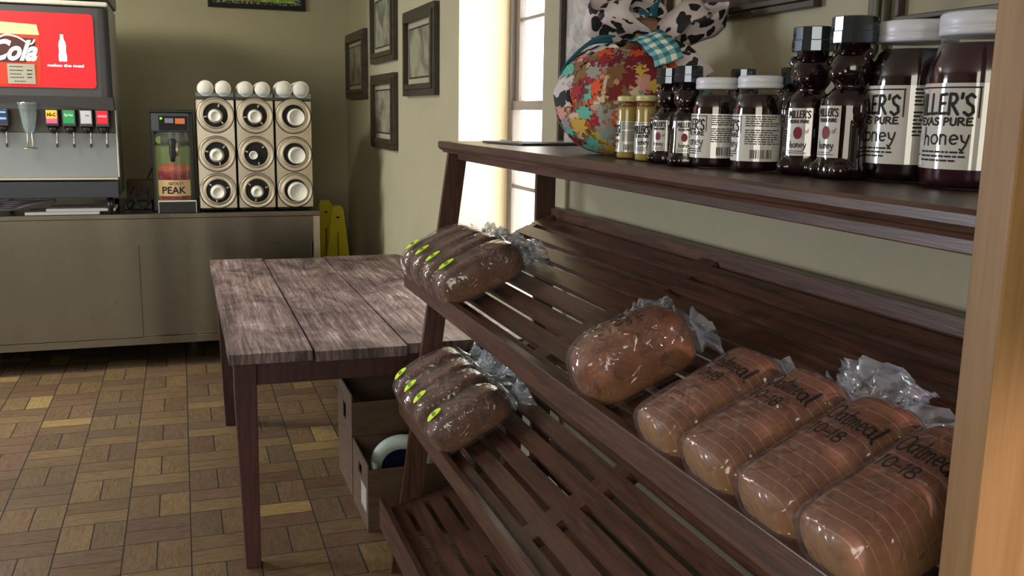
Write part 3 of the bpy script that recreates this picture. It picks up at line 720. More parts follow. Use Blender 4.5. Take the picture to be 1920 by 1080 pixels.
x, y = place(.878, 1.735, .021); jar('small', 'slim pale gold honey jar with gold lid beside the first small bear bottle', x, y, .021, .131, view_ang(x, y)+.5, m_honeygold, m_goldlid, wide=False)

def ell(bm, c, r, seg=20, rot=None):
    M = Matrix.Translation(c) @ (rot if rot else Matrix()) @ Matrix.Diagonal((*r, 1))
    bmesh.ops.create_uvsphere(bm, u_segments=seg, v_segments=seg//2+2, radius=1, matrix=M)
def bear(label, x, y, H, seed=0, labelturn=0.0, glow=m_honeydark):
    """squeeze bottle in the shape of a sitting bear, cap on its head; front faces local -y"""
    va = view_ang(x, y)
    t = thing('honey_bear_bottle', label, 'bottle', (x, y, ZT), rz=va+math.pi/2+labelturn)
    s = H
    bm = B()
    lathe(bm, [(.13*s, .0), (.172*s, .012*s), (.180*s, .05*s), (.168*s, .12*s), (.160*s, .25*s), (.160*s, .42*s), (.150*s, .47*s), (.112*s, .515*s), (.09*s, .53*s)], 28)
    ell(bm, (0, 0, .635*s), (.142*s, .135*s, .125*s))                       # head
    ell(bm, (0, -.115*s, .605*s), (.062*s, .05*s, .045*s))                  # snout
    for sx in (-1, 1):
        ell(bm, (sx*.125*s, 0, .715*s), (.042*s, .028*s, .042*s))          # ears
        ell(bm, (sx*.148*s, -.035*s, .40*s), (.042*s, .055*s, .10*s))      # arms
        ell(bm, (sx*.098*s, -.12*s, .052*s), (.062*s, .072*s, .052*s))     # feet
    for v in bm.verts: v.co.z *= 1.075
    bo = link('bear_body', bm, glow, t, True)
    rm = bo.modifiers.new('fuse', 'REMESH'); rm.mode = 'VOXEL'; rm.voxel_size = s*.011; rm.use_smooth_shade = True
    sm = bo.modifiers.new('soften', 'SMOOTH'); sm.iterations = 5; sm.factor = .6
    bm = B(); lathe(bm, [(.105*s, .79*s), (.105*s, .832*s), (.115*s, .833*s)], 28); link('neck', bm, glow, t, True)
    bm = B()
    lathe(bm, [(.140*s, .833*s), (.145*s, .838*s), (.145*s, .905*s), (.140*s, .911*s), (.140*s, .992*s), (.130*s, .998*s), (.05*s, 1.0*s)], 14); link('cap', bm, m_capgrey, t)
    rl_ = .164*s; z0, z1 = .135*s, .455*s; hw = .085*s
    def wrap(e_): return lambda c: Vector(((rl_+e_)*math.sin(c.x/rl_), -(rl_+e_)*math.cos(c.x/rl_), c.y))
    bm = B(); rect(bm, -hw, hw, z0, z1); slice_bm(bm, .006, 0); warp(bm, wrap(.003)); lb = link('paper_label', bm, m_paper, t, True)
    bm = B(); hh = z1-z0
    add_bm(bm, hand_bm("MILLER'S", hw*1.7, hh*.15, hh*.024), (0, z0+hh*.87))
    add_bm(bm, hand_bm('TEXAS PURE', hw*1.5, hh*.06, hh*.018), (0, z0+hh*.72))
    add_bm(bm, hand_bm('honey', hw*1.3, hh*.15, hh*.018), (0, z0+hh*.24))
    print_bars(bm, -hw*.8, hw*.8, [z0+hh*.09, z0+hh*.05], hh*.015, 2)
    add_bm(bm, text_bm('of', .02, width=hw*.3, height=hh*.1), (hw*.6, z0+hh*.52))
    slice_bm(bm, .006, 0); warp(bm, wrap(.0038)); link('label_print', bm, m_ink, lb)
    bm = B(); c0 = bm.verts.new((0, 0, 0)); 
    pts = []; cx_, cy_ = -hw*.05, z0+hh*.48
    bm.verts.remove(c0)
    f = bm.faces.new([bm.verts.new((cx_+hw*.34*math.cos(2*math.pi*k/16), cy_+hh*.13*math.sin(2*math.pi*k/16), 0)) for k in range(16)])
    warp(bm, wrap(.0038)); link('red_emblem', bm, m_redink, lb)
    return t
x, y = place(.885, 1.655, .030); bear('small dark honey bear bottle next to the slim gold jars, its label turned aside', x, y, .182, labelturn=-.55)
x, y = place(.872, 1.560, .030); bear('small dark honey bear bottle with its label facing out, left of the medium jars', x, y, .182, labelturn=-.05)
x, y = place(.945, 1.300, .042); bear('large dark honey bear bottle, right next to the medium jars', x, y, .235, labelturn=-.35)
x, y = place(.945, 1.205, .042); bear('large dark honey bear bottle, right beside the biggest jars', x, y, .243, labelturn=-.75)
bear('small honey bear bottle standing behind the left medium jar, only its cap showing', 1.03, 1.63, .182)
bear('small honey bear bottle standing behind the right medium jar, only its cap showing', 1.07, 1.52, .182)

# ------------------------------------------------------------------ fabric pumpkin with bow
PC = Vector((.998, 2.045, ZT)); PR = .188
pk = thing('fabric_pumpkin', 'stuffed fabric pumpkin printed with maple leaves and topped by a cow-print bow', 'decoration', PC)
def pump(th, ph, e_=0):     # th around, ph 0 bottom .. pi top
    r = PR*(1-.06*abs(math.sin(th*4))**.5*math.sin(ph))+e_
    z = .125-.125*math.cos(ph)*(1 if ph < math.pi/2 else 1.0)
    k = math.sin(ph)**.78
    if ph > math.pi*.8: z -= .03*((ph-math.pi*.8)/(math.pi*.2))**2
    n_ = e_*(-math.cos(ph))
    return Vector((r*k*math.cos(th), r*k*math.sin(th), z+n_+.001))
bm = B(); nt, nph = 96, 40; rings = []
for j in range(1, nph): rings.append([bm.verts.new(pump(2*math.pi*i/nt, math.pi*j/nph)) for i in range(nt)])
for a_, b_ in zip(rings, rings[1:]):
    for i in range(nt): bm.faces.new((a_[i], a_[(i+1) % nt], b_[(i+1) % nt], b_[i]))
bm.faces.new(rings[0][::-1]); bm.faces.new(rings[-1])
rl = random.Random(5)
leaf = []
for k, (ang, rad) in enumerate([(90, 1), (72, .55), (58, .62), (45, .9), (30, .5), (12, .8), (-5, .82), (-20, .45), (-42, .62), (-65, .4), (-84, .45), (-90, .75), (-96, .45), (-115, .4), (-138, .62), (-160, .45), (185, .82), (168, .8), (150, .5), (135, .9), (122, .62), (108, .55)]):
    leaf.append((rad*math.cos(math.radians(ang)), rad*math.sin(math.radians(ang))))
cnt = 0
for k in range(430):
    th = rl.uniform(math.pi*.75, math.pi*2.1); ph = math.acos(rl.uniform(-.92, .96)); sz = rl.uniform(.024, .038); ro = rl.uniform(0, 6.28)
    kk = max(.25, math.sin(ph)**.78); e_ = .0006+.000012*k
    mi = 1+rl.randrange(len(LEAFC))
    c0 = bm.verts.new(pump(th, ph, e_)); vs = []
    for lx, ly in leaf:
        dx = (lx*math.cos(ro)-ly*math.sin(ro))*sz; dy = (lx*math.sin(ro)+ly*math.cos(ro))*sz
        vs.append(bm.verts.new(pump(th+dx/(PR*kk), min(3.1, max(.05, ph+dy/.14)), e_)))
    for i in range(len(vs)):
        f = bm.faces.new((c0, vs[i], vs[(i+1) % len(vs)])); f.material_index = mi
link('stuffed_body', bm, None, pk, True, [m_pumpk]+LEAFC)
def ribbon(name, path, width, side, m, parent, k=8, uvoff=0, thick=.0):
    """strip of ribbon following path; side = direction(s) of its width"""
    P = spline(path, k); n = len(P); bm = B(); uv = bm.loops.layers.uv.new('UVMap')
    sd = side if isinstance(side, list) else [side, side]; rows = []; s = 0
    for i, p in enumerate(P):
        f = i/(n-1); q = f*(len(sd)-1); j = min(len(sd)-2, int(q)); w = Vector(sd[j]).lerp(Vector(sd[j+1]), q-j).normalized()
        if i: s += (p-P[i-1]).length
        wd = width(f) if callable(width) else width
        rows.append(([bm.verts.new(p+w*wd*(c-.5)+Vector((0, 0, .002*math.sin(c*9+i*.8)))) for c in (0, .25, .5, .75, 1)], s, wd))
    for (a_, sa, wa), (b_, sb, wb) in zip(rows, rows[1:]):
        for c in range(4):
            f = bm.faces.new((a_[c], a_[c+1], b_[c+1], b_[c]))
            for lp, (uu_, vv_) in zip(f.loops, ((sa, c/4*wa), (sa, (c+1)/4*wa), (sb, (c+1)/4*wb), (sb, c/4*wb))): lp[uv].uv = (uu_+uvoff, vv_+uvoff)
    o = link(name, bm, m, parent, True); md = o.modifiers.new('thickness', 'SOLIDIFY'); md.thickness = .0012
    return o
# local axes: camera sees the pumpkin from roughly (-.43,-.9); r_ = to the viewer's right, v_ = towards viewer
r_ = Vector((.90, -.44, 0)); v_ = Vector((-.44, -.90, 0)); z_ = Vector((0, 0, 1))
T = .232
def P_(a, b, c):
    if c > T+.03: c = T+.02+(c-T-.02)*.72; a += .022
    return r_*a+v_*b+z_*c
ribbon('bow_loop', [P_(0, .02, T+.02), P_(-.05, .06, T+.045), P_(-.12, .08, T+.075), P_(-.13, .05, T+.115), P_(-.08, .03, T+.11), P_(0, .0, T+.05)], .066, [P_(.2, .5, .8), P_(.2, .4, .9)], m_cow, pk, uvoff=0)
ribbon('bow_loop', [P_(.02, .03, T+.02), P_(-.03, .09, T+.055), P_(-.07, .105, T+.10), P_(-.05, .07, T+.15), P_(.01, .03, T+.12), P_(.02, 0, T+.05)], .070, [P_(.9, .3, .1), P_(.95, .1, .2)], m_cow, pk, uvoff=.3)
ribbon('bow_loop', [P_(.02, .02, T+.02), P_(.05, .08, T+.06), P_(.09, .09, T+.11), P_(.13, .06, T+.13), P_(.11, .0, T+.09), P_(.03, 0, T+.05)], .062, [P_(.5, .5, -.6), P_(.4, .6, -.6)], m_cow, pk, uvoff=.6)
ribbon('bow_loop', [P_(.03, .0, T+.02), P_(.11, .04, T+.05), P_(.17, .03, T+.09), P_(.18, -.02, T+.12), P_(.12, -.04, T+.11), P_(.03, -.02, T+.05)], .060, [P_(-.1, .6, .8), P_(.1, .5, .8)], m_cow, pk, uvoff=.9)
ribbon('bow_loop', [P_(.0, -.02, T+.02), P_(-.08, -.03, T+.06), P_(-.11, -.03, T+.13), P_(-.03, -.03, T+.16), P_(.03, -.03, T+.06)], .060, [P_(.1, 1, .3), P_(.1, 1, .3)], m_cow, pk, uvoff=1.2)
ribbon('bow_center', [P_(-.02, .05, T+.0), P_(.0, .075, T+.04), P_(.005, .06, T+.085), P_(.0, .02, T+.10)], .042, [P_(1, 0, .1), P_(1, 0, 0)], m_burlap, pk)
ribbon('ribbon_tail', [P_(.0, .03, T+.02), P_(-.06, .07, T+.015), P_(-.12, .09, T-.03), P_(-.155, .10, T-.085), P_(-.150, .112, T-.125)], .050, [P_(.6, .7, .1), P_(.8, .6, .0)], m_cow, pk, uvoff=1.5)
ribbon('ribbon_tail', [P_(.02, .04, T+.02), P_(.06, .10, T+.012), P_(.11, .125, T-.02), P_(.15, .12, T-.06)], .056, [P_(.6, -.2, .6), P_(.7, .1, .5)], m_cow, pk, uvoff=1.8)
ribbon('gingham_tail', [P_(.0, .04, T+.03), P_(.03, .11, T+.03), P_(.065, .16, T-.005), P_(.075, .172, T-.03)], .062, [P_(.85, .1, .35), P_(.85, .1, .35)], m_ging, pk)
ribbon('teal_ribbon_tail', [P_(-.01, .03, T+.03), P_(-.09, .08, T+.02), P_(-.15, .06, T-.03), P_(-.165, .05, T-.06)], .020, [P_(.1, .6, .7), P_(.1, .6, .7)], m_tealr, pk)
ribbon('teal_ribbon_tail', [P_(.0, .02, T+.10), P_(.01, .05, T+.15), P_(.05, .05, T+.17)], .05, [P_(1, .1, 0), P_(1, .1, 0)], m_tealr, pk)

# papers at the left end of the top shelf
bm = B()
box(bm, .90, 1.15, 2.62, 2.86, ZT+.0005, ZT+.007, .001, Matrix.Translation((1.02, 2.74, 0)) @ Matrix.Rotation(.2, 4, 'Z') @ Matrix.Translation((-1.02, -2.74, 0)))
fo = tag(link('leaflet_folder', bm, m_dgrey), 'flat dark folder lying on the left end of the top shelf by the window', 'folder')
bm = B(); box(bm, .93, 1.13, 2.66, 2.86, ZT+.0075, ZT+.010, 0, Matrix.Translation((1.02, 2.74, 0)) @ Matrix.Rotation(-.15, 4, 'Z') @ Matrix.Translation((-1.02, -2.74, 0)))
tag(link('leaflet', bm, m_paper), 'thin white leaflet lying on the dark folder on the top shelf', 'leaflet')

# ------------------------------------------------------------------ pictures on the right wall
def sketch_mat(name, c1, c2, sc_=6):
    m = mat(name, c1, .7); t = NT(m); n = t.noise(t.geo(), sc_, 5, .65, 1.0); t.l(t.ramp(n, [(.38, c2), (.55, c1)]), t.b.inputs['Base Color']); return m
m_sketch = sketch_mat('faded_landscape_print', sc(134, 134, 112), sc(84, 86, 72), 5)
m_whitewood = sketch_mat('whitewashed_board_print', sc(188, 184, 178), sc(150, 146, 142), 12)
m_darkpic = sketch_mat('dark_streaked_print', sc(66, 52, 44), sc(24, 20, 18), 14)
m_beigepic = sketch_mat('beige_print', sc(148, 142, 116), sc(130, 124, 102), 3)
def frame_on_wall(label, y0, y1, z0, z1, bw, depth, pic, fm=m_frame, matw=.03, cat='picture'):
    """framed picture hung flat on the right-hand wall; y0<y1"""
    t = thing('framed_picture', label, cat, (XW, (y0+y1)/2, z0)); cy = (y0+y1)/2
    x0, x1 = -depth, -.001
    bm = B()
    def ring(o0, o1, xa, xb):
        Y0, Y1, Z0, Z1 = y0-cy+o0, y1-cy-o0, o0, z1-z0-o0; w_ = o1-o0
        box(bm, xa, xb, Y0, Y1, Z0, Z0+w_, .0015); box(bm, xa, xb, Y0, Y1, Z1-w_, Z1, .0015)
        box(bm, xa, xb, Y0, Y0+w_, Z0+w_, Z1-w_, .0015); box(bm, xa, xb, Y1-w_, Y1, Z0+w_, Z1-w_, .0015)
    ring(0, bw*.55, x0+.008, x1); ring(bw*.55+.0002, bw, x0, x1)
    link('frame', bm, fm, t)
    if matw:
        bm = B(); box(bm, -.010, -.002, y0-cy+bw, y1-cy-bw, bw, z1-z0-bw); link('mat_board', bm, m_mat, t)
        bm = B(); i0 = bw+matw
        for (Y0, Y1, Z0, Z1) in ((y0-cy+i0, y1-cy-i0, i0, i0+.008), (y0-cy+i0, y1-cy-i0, z1-z0-i0-.008, z1-z0-i0), (y0-cy+i0, y0-cy+i0+.010, i0+.008, z1-z0-i0-.008), (y1-cy-i0-.010, y1-cy-i0, i0+.008, z1-z0-i0-.008)):
            box(bm, -.014, -.0105, Y0, Y1, Z0, Z1)
        link('inner_border', bm, fm, t)
        bm = B(); box(bm, -.0125, -.0105, y0-cy+i0+.011, y1-cy-i0-.011, i0+.009, z1-z0-i0-.009); link('picture_print', bm, pic, t)
    else:
        bm = B(); box(bm, -.010, -.002, y0-cy+bw, y1-cy-bw, bw, z1-z0-bw); link('picture_print', bm, pic, t)
    return t
frame_on_wall('dark framed print farthest along the right wall, nearest the room corner', 6.56, 7.32, 1.635, 2.095, .062, .038, m_sketch)
frame_on_wall('dark framed print hung highest, right of the one nearest the room corner', 5.61, 6.33, 1.845, 2.32, .062, .038, m_sketch)
frame_on_wall('dark framed print hung lowest in the group left of the window', 5.61, 6.33, 1.318, 1.774, .062, .038, m_sketch)
frame_on_wall('dark framed print nearest the window in the group of four', 4.66, 5.36, 1.632, 2.082, .062, .038, m_sketch)
frame_on_wall('thin dark framed whitewashed board behind the fabric pumpkin', 2.28, 3.02, 1.40, 2.30, .030, .03, m_whitewood, matw=0)
frame_on_wall('wide dark moulded picture with streaky print above and behind the jars', 1.66, 2.20, 1.768, 2.15, .026, .03, m_darkpic, matw=0)
frame_on_wall('thin brown framed beige picture above the biggest jars by the tan post', .90, 1.432, 1.708, 2.2, .020, .025, m_beigepic, matw=0)
w_green = wood('greenish_dark_wood', sc(50, 50, 36), sc(84, 84, 60), (30, 30, 5), .35)
bm = B(); box(bm, XW-.018, XW-.001, 1.456, 1.502, 1.49, 2.2, .003); box(bm, XW-.026, XW-.0185, 1.466, 1.480, 1.50, 2.19, .003)
tag(link('wooden_plaque', bm, w_green), 'narrow upright greenish dark wooden strip on the wall behind the tall bear bottle', 'plaque')

# ------------------------------------------------------------------ back wall picture (only its lower edge is in view)
t = thing('framed_picture', 'dark patterned frame with green and red picture, high on the back wall', 'picture', (.573, YB, 2.27))
bm = B(); bw = .03
box(bm, -.345, .345, -.03, -.001, 0, bw, .002); box(bm, -.345, .345, -.03, -.001, .42, .45, .002); box(bm, -.345, -.315, -.03, -.001, bw, .42, .002); box(bm, .315, .345, -.03, -.001, bw, .42, .002)
link('frame', bm, m_blackm, t)
mb = mat('beaded_border', sc(40, 36, 34), .6); tt = NT(mb); vv = tt.n('ShaderNodeTexVoronoi'); vv.inputs['Scale'].default_value = 60; tt.l(tt.geo(), vv.inputs['Vector'])
tt.l(tt.ramp(vv.outputs['Distance'], [(.25, sc(150, 150, 140)), (.5, sc(30, 28, 26))]), tt.b.inputs['Base Color'])
bm = B(); box(bm, -.315, .315, -.02, -.001, bw, .42); link('beaded_border', bm, mb, t)
mg = mat('green_red_picture', sc(110, 140, 50), .6); tt = NT(mg); tt.l(tt.ramp(tt.noise(tt.geo(), 14, 4), [(.35, sc(150, 50, 50)), (.45, sc(90, 120, 40)), (.7, sc(150, 190, 70))]), tt.b.inputs['Base Color'])
bm = B(); box(bm, -.24, .27, -.024, -.021, bw+.018, .40); link('picture_print', bm, mg, t)

# ------------------------------------------------------------------ stainless counter
CT = .935; CY = 5.95; CXR = .80; CXL = -2.9
ct = thing('stainless_counter', 'long stainless steel counter cabinet with sliding doors along the back wall', 'counter', ((CXL+CXR)/2, CY, 0)); ox = (CXL+CXR)/2
def cp(name, boxes, m, parent=None, bev=0):
    bm = B()
    for d in boxes: box(bm, *d, bev=bev)
    bmesh.ops.translate(bm, verts=bm.verts, vec=(-ox, -CY, 0)); return link(name, bm, m, parent or ct)
cp('countertop', [(CXL, CXR, CY, 7.0, CT-.03, CT)], m_steel, bev=.004)
cp('apron_panel', [(CXL, CXR-.045, CY+.004, CY+.03, .745, CT-.0305)], m_steel)
cp('sliding_door', [(CXL+.02, -.262, CY+.012, CY+.028, .195, .744)], m_steel)
cp('sliding_door', [(-.28, CXR-.05, CY+.034, CY+.05, .195, .744)], m_steel)
cp('bottom_rail', [(CXL, CXR-.045, CY+.006, CY+.06, .150, .193)], m_steel)
cp('end_post', [(CXR-.044, CXR-.006, CY+.002, CY+.045, 0, CT-.0305)], m_steel2)
cp('side_panel', [(CXR-.04, CXR-.01, CY+.05, 6.98, .15, CT-.0305)], m_steel)
cp('cabinet_floor', [(CXL, CXR-.05, CY+.065, 6.97, .15, .17)], m_steel)
cp('cabinet_back', [(CXL, CXR-.05, 6.95, 6.97, .0, CT-.0305)], m_blackm)
for lx in (-2.8, -1.2, .0):
    cp('leg', [(lx, lx+.04, CY+.75, CY+.79, 0, .1499)], m_steel)

# ------------------------------------------------------------------ cup dispensers
def cup_dispenser(label, x0, x1, zt, cups):
    t = thing('cup_dispenser', label, 'cup dispenser', ((x0+x1)/2, 6.02, CT+.0068), rot=(-.012, 0, 0)); w = (x1-x0)/2-.0015; H = zt-CT-.004
    bm = B(); box(bm, -w, w, 0, .56, .012, H, .003); link('housing', bm, m_steel2, t)
    bm = B(); box(bm, -w+.01, w-.01, .01, .54, .001, .0115); link('base_pad', bm, m_blackm, t)
    bm = B(); box(bm, -w-.001, w+.001, .02, .56, H+.0005, H+.006); link('top_edge', bm, m_black, t)
    R = .105
    for k, (z, rc, prot, hole, kind) in enumerate(cups):
        z -= CT
        bm = B(); lathe(bm, [(hole, -.004), (hole+.002, -.009), (R*.74, -.0085), (R*.76, -.0075), (R*.92, -.0065), (R*.94, -.008), (R*.985, -.008), (R, -.005), (R, -.0005), (hole, -.0005)], 48, (0, 0, z), 'Y', cap=False)
        g = link('gasket_ring', bm, m_chrome, t, True)
        bm = B(); lathe(bm, [(R+.0005, -.0006), (R+.0035, -.0025), (R+.0035, -.0006)], 48, (0, 0, z), 'Y', cap=False); link('painted_shadow_ring', bm, m_blackm, g)  # matte black ring painted in as the shadow round the gasket
        bm = B(); lathe(bm, [(.001, -.0030), (hole, -.0030), (hole, -.0010)], 40, (0, 0, z), 'Y', cap=False); link('tube_mouth', bm, m_blackm, g)
        if kind != 'big':
            bm = B()
            for a_ in (50, 170, 290):
                M = Matrix.Translation((0, 0, z)) @ Matrix.Rotation(math.radians(a_+k*25), 4, 'Y') @ Matrix.Translation((0, 0, 0))
                box(bm, hole-.019, hole-.002, -.010, -.004, -.0045, .0045, .001, M)
            link('retainer_tab', bm, m_chrome, g)
xs = [(.092, .312), (.320, .540), (.548, .768)]
holes = .069
zz = [1.503, 1.273, 1.052]
D = [[('s', .030), ('s', .030), ('s', .034)], [('m', .034), ('t', .024), ('s', .026)], [('big', .047), ('big', .047), ('big', .054)]]
names = ['left', 'middle', 'right']
for i, (x0, x1) in enumerate(xs):
    cups = [(zz[k]-(.0 if i < 2 else 0), D[i][k][1], .03, (holes if i < 2 else .066), D[i][k][0]) for k in range(3)]
    cup_dispenser(['stainless three-hole cup dispenser beside the tea urn, leftmost column', 'stainless three-hole cup dispenser in the middle of the three columns', 'stainless three-hole cup dispenser at the counter end, rightmost column'][i], x0, x1, 1.597, cups)
    for k in range(3):
        kind, rb = D[i][k]; xm = (x0+x1)/2
        if kind == 't': xm -= .016
        if kind == 'big': xm += .012
        rows = ['top', 'middle', 'bottom']
        t = thing('foam_cup', '%s cup showing in the %s hole of the %s cup dispenser' % ({'s': 'small white', 'm': 'grey-white', 't': 'single tiny dim', 'big': 'large protruding white'}[kind], rows[k], names[i]), 'cup', (xm, 6.004, zz[k]))
        bm = B(); d = {'s': .035, 'm': .04, 't': .012, 'big': .060}[kind]; ro = {'s': rb+.013, 'm': rb+.010, 't': rb+.002, 'big': rb+.006}[kind]
        lathe(bm, [(rb-.006, -d+.004), (rb-.004, -d), (rb, -d), (rb+.001, -d+.002), (ro, -.002+.008)], 36, (0, 0, 0), 'Y')
        link('cup_body', bm, m_foam if kind != 'm' else m_grey if False else m_foam, t, True)
# lids in clear trays on top
for i, (x0, x1) in enumerate(xs):
    xm = (x0+x1)/2; zb = 1.6165
    t = thing('lid_tray', 'clear plastic lid tray on top of the %s cup dispenser' % names[i], 'tray', (xm, 6.10, zb))
    bm = B(); w = .106
    box(bm, -w, w, -.08, .25, 0, .003); box(bm, -w, w, -.083, -.080, 0, .022); box(bm, -w, -w+.003, -.08, .25, .0035, .03); box(bm, w-.003, w, -.08, .25, .0035, .03)
    link('tray', bm, m_acryl, t)
    for s_ in (-1, 1):
        xx = xm+s_*.050; r = .046 if i < 2 else .050
        t = thing('lid_stack', 'row of round white cup lids on edge, %s side of the %s dispenser top' % ('left' if s_ < 0 else 'right', names[i]), 'lids', (xx, 6.04, zb+.0035+r))
        bm = B(); prof = [(.001, 0), (r*.75, -.004), (r*.8, 0), (r, .001)]
        for q in range(16):
            y_ = .012*q+.001; prof += [(r, y_), (r, y_+.004), (r*.96, y_+.006), (r*.96, y_+.010)]
        lathe(bm, prof, 32, (0, 0, 0), 'Y'); link('lids', bm, m_foam, t, True)

# ------------------------------------------------------------------ tea urn
tu = thing('tea_urn', 'black iced tea urn with brass-red printed wrap, spigot and green light', 'drink dispenser', (-.048, 6.05, CT))
def up_(name, boxes, m, parent=None, bev=0):
    bm = B()
    for d in boxes: box(bm, *d, bev=bev)
    return link(name, bm, m, parent or tu)
up_('body', [(-.118, .122, .03, .50, .001, .585)], m_black, bev=.004)
up_('top_hood', [(-.128, .126, -.01, .50, .5855, .600)], m_black, bev=.003)
pn = up_('control_panel', [(-.112, .100, .0, .0295, .475, .584)], mat('panel_blue_grey', sc(70, 78, 90), .4), bev=.003)
up_('display_recess', [(-.070, .092, -.004, -.0005, .482, .566)], m_blackm, pn)
up_('green_light', [(-.062, -.050, -.0065, -.0045, .545, .556)], emit('green_led', sc(120, 255, 40), 2.0), pn)
up_('button', [(-.036, .012, -.0065, -.0045, .524, .552)], mat('lilac_button', sc(130, 130, 160), .4), pn)
up_('button', [(.022, .076, -.0065, -.0045, .520, .552)], mat('orange_button', sc(216, 120, 70), .4), pn)
mw = mat('tea_photo_wrap', (1, 1, 1, 1), .3); tt = NT(mw); px_, py_, pz_ = tt.sep(tt.coord('Object')); nn = tt.noise(tt.mapping(tt.coord('Object'), (1, 1, 3)), 22, 4, .6, .8)
sel = tt.m('ADD', tt.m('DIVIDE', pz_, .475), tt.m('MULTIPLY', tt.m('SUBTRACT', nn, .5), .10))
tt.l(tt.ramp(sel, [(0, sc(70, 78, 50)), (.3, sc(96, 112, 66)), (.7, sc(112, 128, 82)), (.80, sc(120, 134, 98)), (.84, sc(52, 60, 52)), (.9, sc(90, 100, 92)), (1, sc(60, 66, 62))]), tt.b.inputs['Base Color'])
bm = B(); n = 20
prof = [(-.100+.200*i/n, .029-.055*math.sin(math.pi*i/n)**.7) for i in range(n+1)]
for z0, z1, nm in ((.03, .472, 'printed_wrap'),):
    bm = B(); prism(bm, prof+[(.100, .0295), (-.100, .0295)], 2, z0, z1); wr = link(nm, bm, mw, tu)
def wrapy(xx): 
    f = min(1, max(0, (xx+.100)/.200)); return .029-.055*math.sin(math.pi*f)**.7
mgl = mat('iced_tea_picture', (1, 1, 1, 1), .3); tt = NT(mgl); px_, py_, pz_ = tt.sep(tt.coord('Object')); nn = tt.noise(tt.mapping(tt.coord('Object'), (1, 1, 2.4)), 30, 4, .6, 1.2)
tt.l(tt.ramp(tt.m('ADD', tt.m('DIVIDE', pz_, .30), tt.m('MULTIPLY', tt.m('SUBTRACT', nn, .5), .35)), [(.1, sc(170, 110, 88)), (.28, sc(120, 52, 44)), (.62, sc(96, 34, 36)), (.76, sc(128, 44, 52)), (.86, sc(176, 104, 80)), (1, sc(140, 76, 58))]), tt.b.inputs['Base Color'])
bm = B(); f = bm.faces.new([bm.verts.new((x_, z_, 0)) for x_, z_ in [(-.078, .040), (.082, .040), (.094, .262)]+[(.002+.092*math.cos(math.pi*k/14), .262+.030*math.sin(math.pi*k/14)) for k in range(1, 14)]+[(-.090, .262)]]); slice_bm(bm, .008, 0)
warp(bm, lambda c: Vector((c.x, wrapy(c.x)-.0008, c.y))); link('tea_glass_picture', bm, mgl, wr)
bm = B(); rect(bm, -.088, .092, .095, .190); slice_bm(bm, .008, 0); warp(bm, lambda c: Vector((c.x, wrapy(c.x)-.0015, c.y))); lb = link('label_band', bm, mat('tan_label', sc(206, 178, 138), .5), wr)
bm = B(); add_bm(bm, text_bm('PEAK', .05, width=.135, height=.042, bold=.001), (.0, .130)); add_bm(bm, text_bm('GOLD', .03, width=.08, height=.016, bold=.0003), (.010, .170))
slice_bm(bm, .008, 0); warp(bm, lambda c: Vector((c.x, wrapy(c.x)-.0028, c.y))); link('label_print', bm, m_ink, lb)
bm = B(); lathe(bm, [(.012, 0), (.014, .02), (.020, .05), (.017, .10), (.022, .125), (.014, .135)], 16, (0, -.060, .300)); sp = link('spigot_handle', bm, m_black, tu, True)
bm = B(); lathe(bm, [(.012, 0), (.014, .03), (.014, .085)], 16, (.022, -.045, .335)); link('spigot_tube', bm, m_chrome, sp, True)
bm = B(); lathe(bm, [(.001, -.002), (.022, -.002), (.022, 0)], 24, (-.070, -.004, .425), 'Y'); link('round_badge', bm, mat('olive_badge', sc(140, 150, 90), .5), tu)
up_('drip_tray', [(-.090, .120, -.072, -.030, .001, .072)], m_black, bev=.001)
up_('tray_trim', [(-.0915, .1215, -.0745, -.0725, .066, .074), (-.0915, -.0885, -.0745, -.0725, .001, .0655), (.1185, .1215, -.0745, -.0725, .001, .0655)], m_white)
up_('foot_base', [(-.080, .100, -.028, .028, .001, .028)], m_chrome)

# ------------------------------------------------------------------ soda fountain
sx0, sx1 = -1.62, -.352
sf = thing('soda_fountain', 'large soda fountain with backlit red sign, valve row and silver splash panel', 'soda fountain', (0, 5.98, CT))
def sp_(name, boxes, m, parent=None, bev=0):
    bm = B()
    for d in boxes: box(bm, *d, bev=bev)
    return link(name, bm, m, parent or sf)
Z = lambda z: z-CT
sp_('cabinet', [(sx0+.01, sx1-.004, .06, .70, Z(1.02), Z(2.095))], mat('pale_grey_side_panel', sc(168, 166, 158), .45), bev=.006)
sp_('top_cap', [(sx0, sx1-.002, -.02, .70, Z(2.096), Z(2.122))], mat('off_white_cap', sc(190, 188, 178), .45), bev=.008)
sp_('ice_bin_lid', [(sx0, sx1+.006, .0, .68, Z(2.134), Z(2.30))], m_grey, bev=.008)
bm = B()   # curved dark bezel: outline in x,z extruded, edges rounded to the right
prof = [(sx0, .055)]+[(sx1-.06+.055*math.sin(a_), -.005+.055-.055*math.cos(a_)) for a_ in [math.pi/2*i/8 for i in range(9)]]+[(sx1-.005, .0595), (sx0, .0595)]
prof = [(sx0, -.005)]+prof[1:]
prism(bm, prof, 2, Z(1.60), Z(2.088)); bz = link('display_bezel', bm, m_dgrey, sf)
m_red = emit('backlit_red', sc(236, 24, 36), .95)
bm = B(); r = .02; x0, x1, z0, z1 = -1.55, -.436, Z(1.648), Z(2.052)
def rrect(x0, x1, z0, z1, r, n=6):
    o = []
    for cx_, cz_, a0 in ((x1-r, z1-r, 0), (x0+r, z1-r, 90), (x0+r, z0+r, 180), (x1-r, z0+r, 270)):
        for i in range(n+1): a_ = math.radians(a0+90*i/n); o.append((cx_+r*math.cos(a_), cz_+r*math.sin(a_)))
    return o
prism(bm, rrect(x0, x1, z0, z1, r), 1, -.011, -.0052); sg = link('sign_panel', bm, m_red, bz)
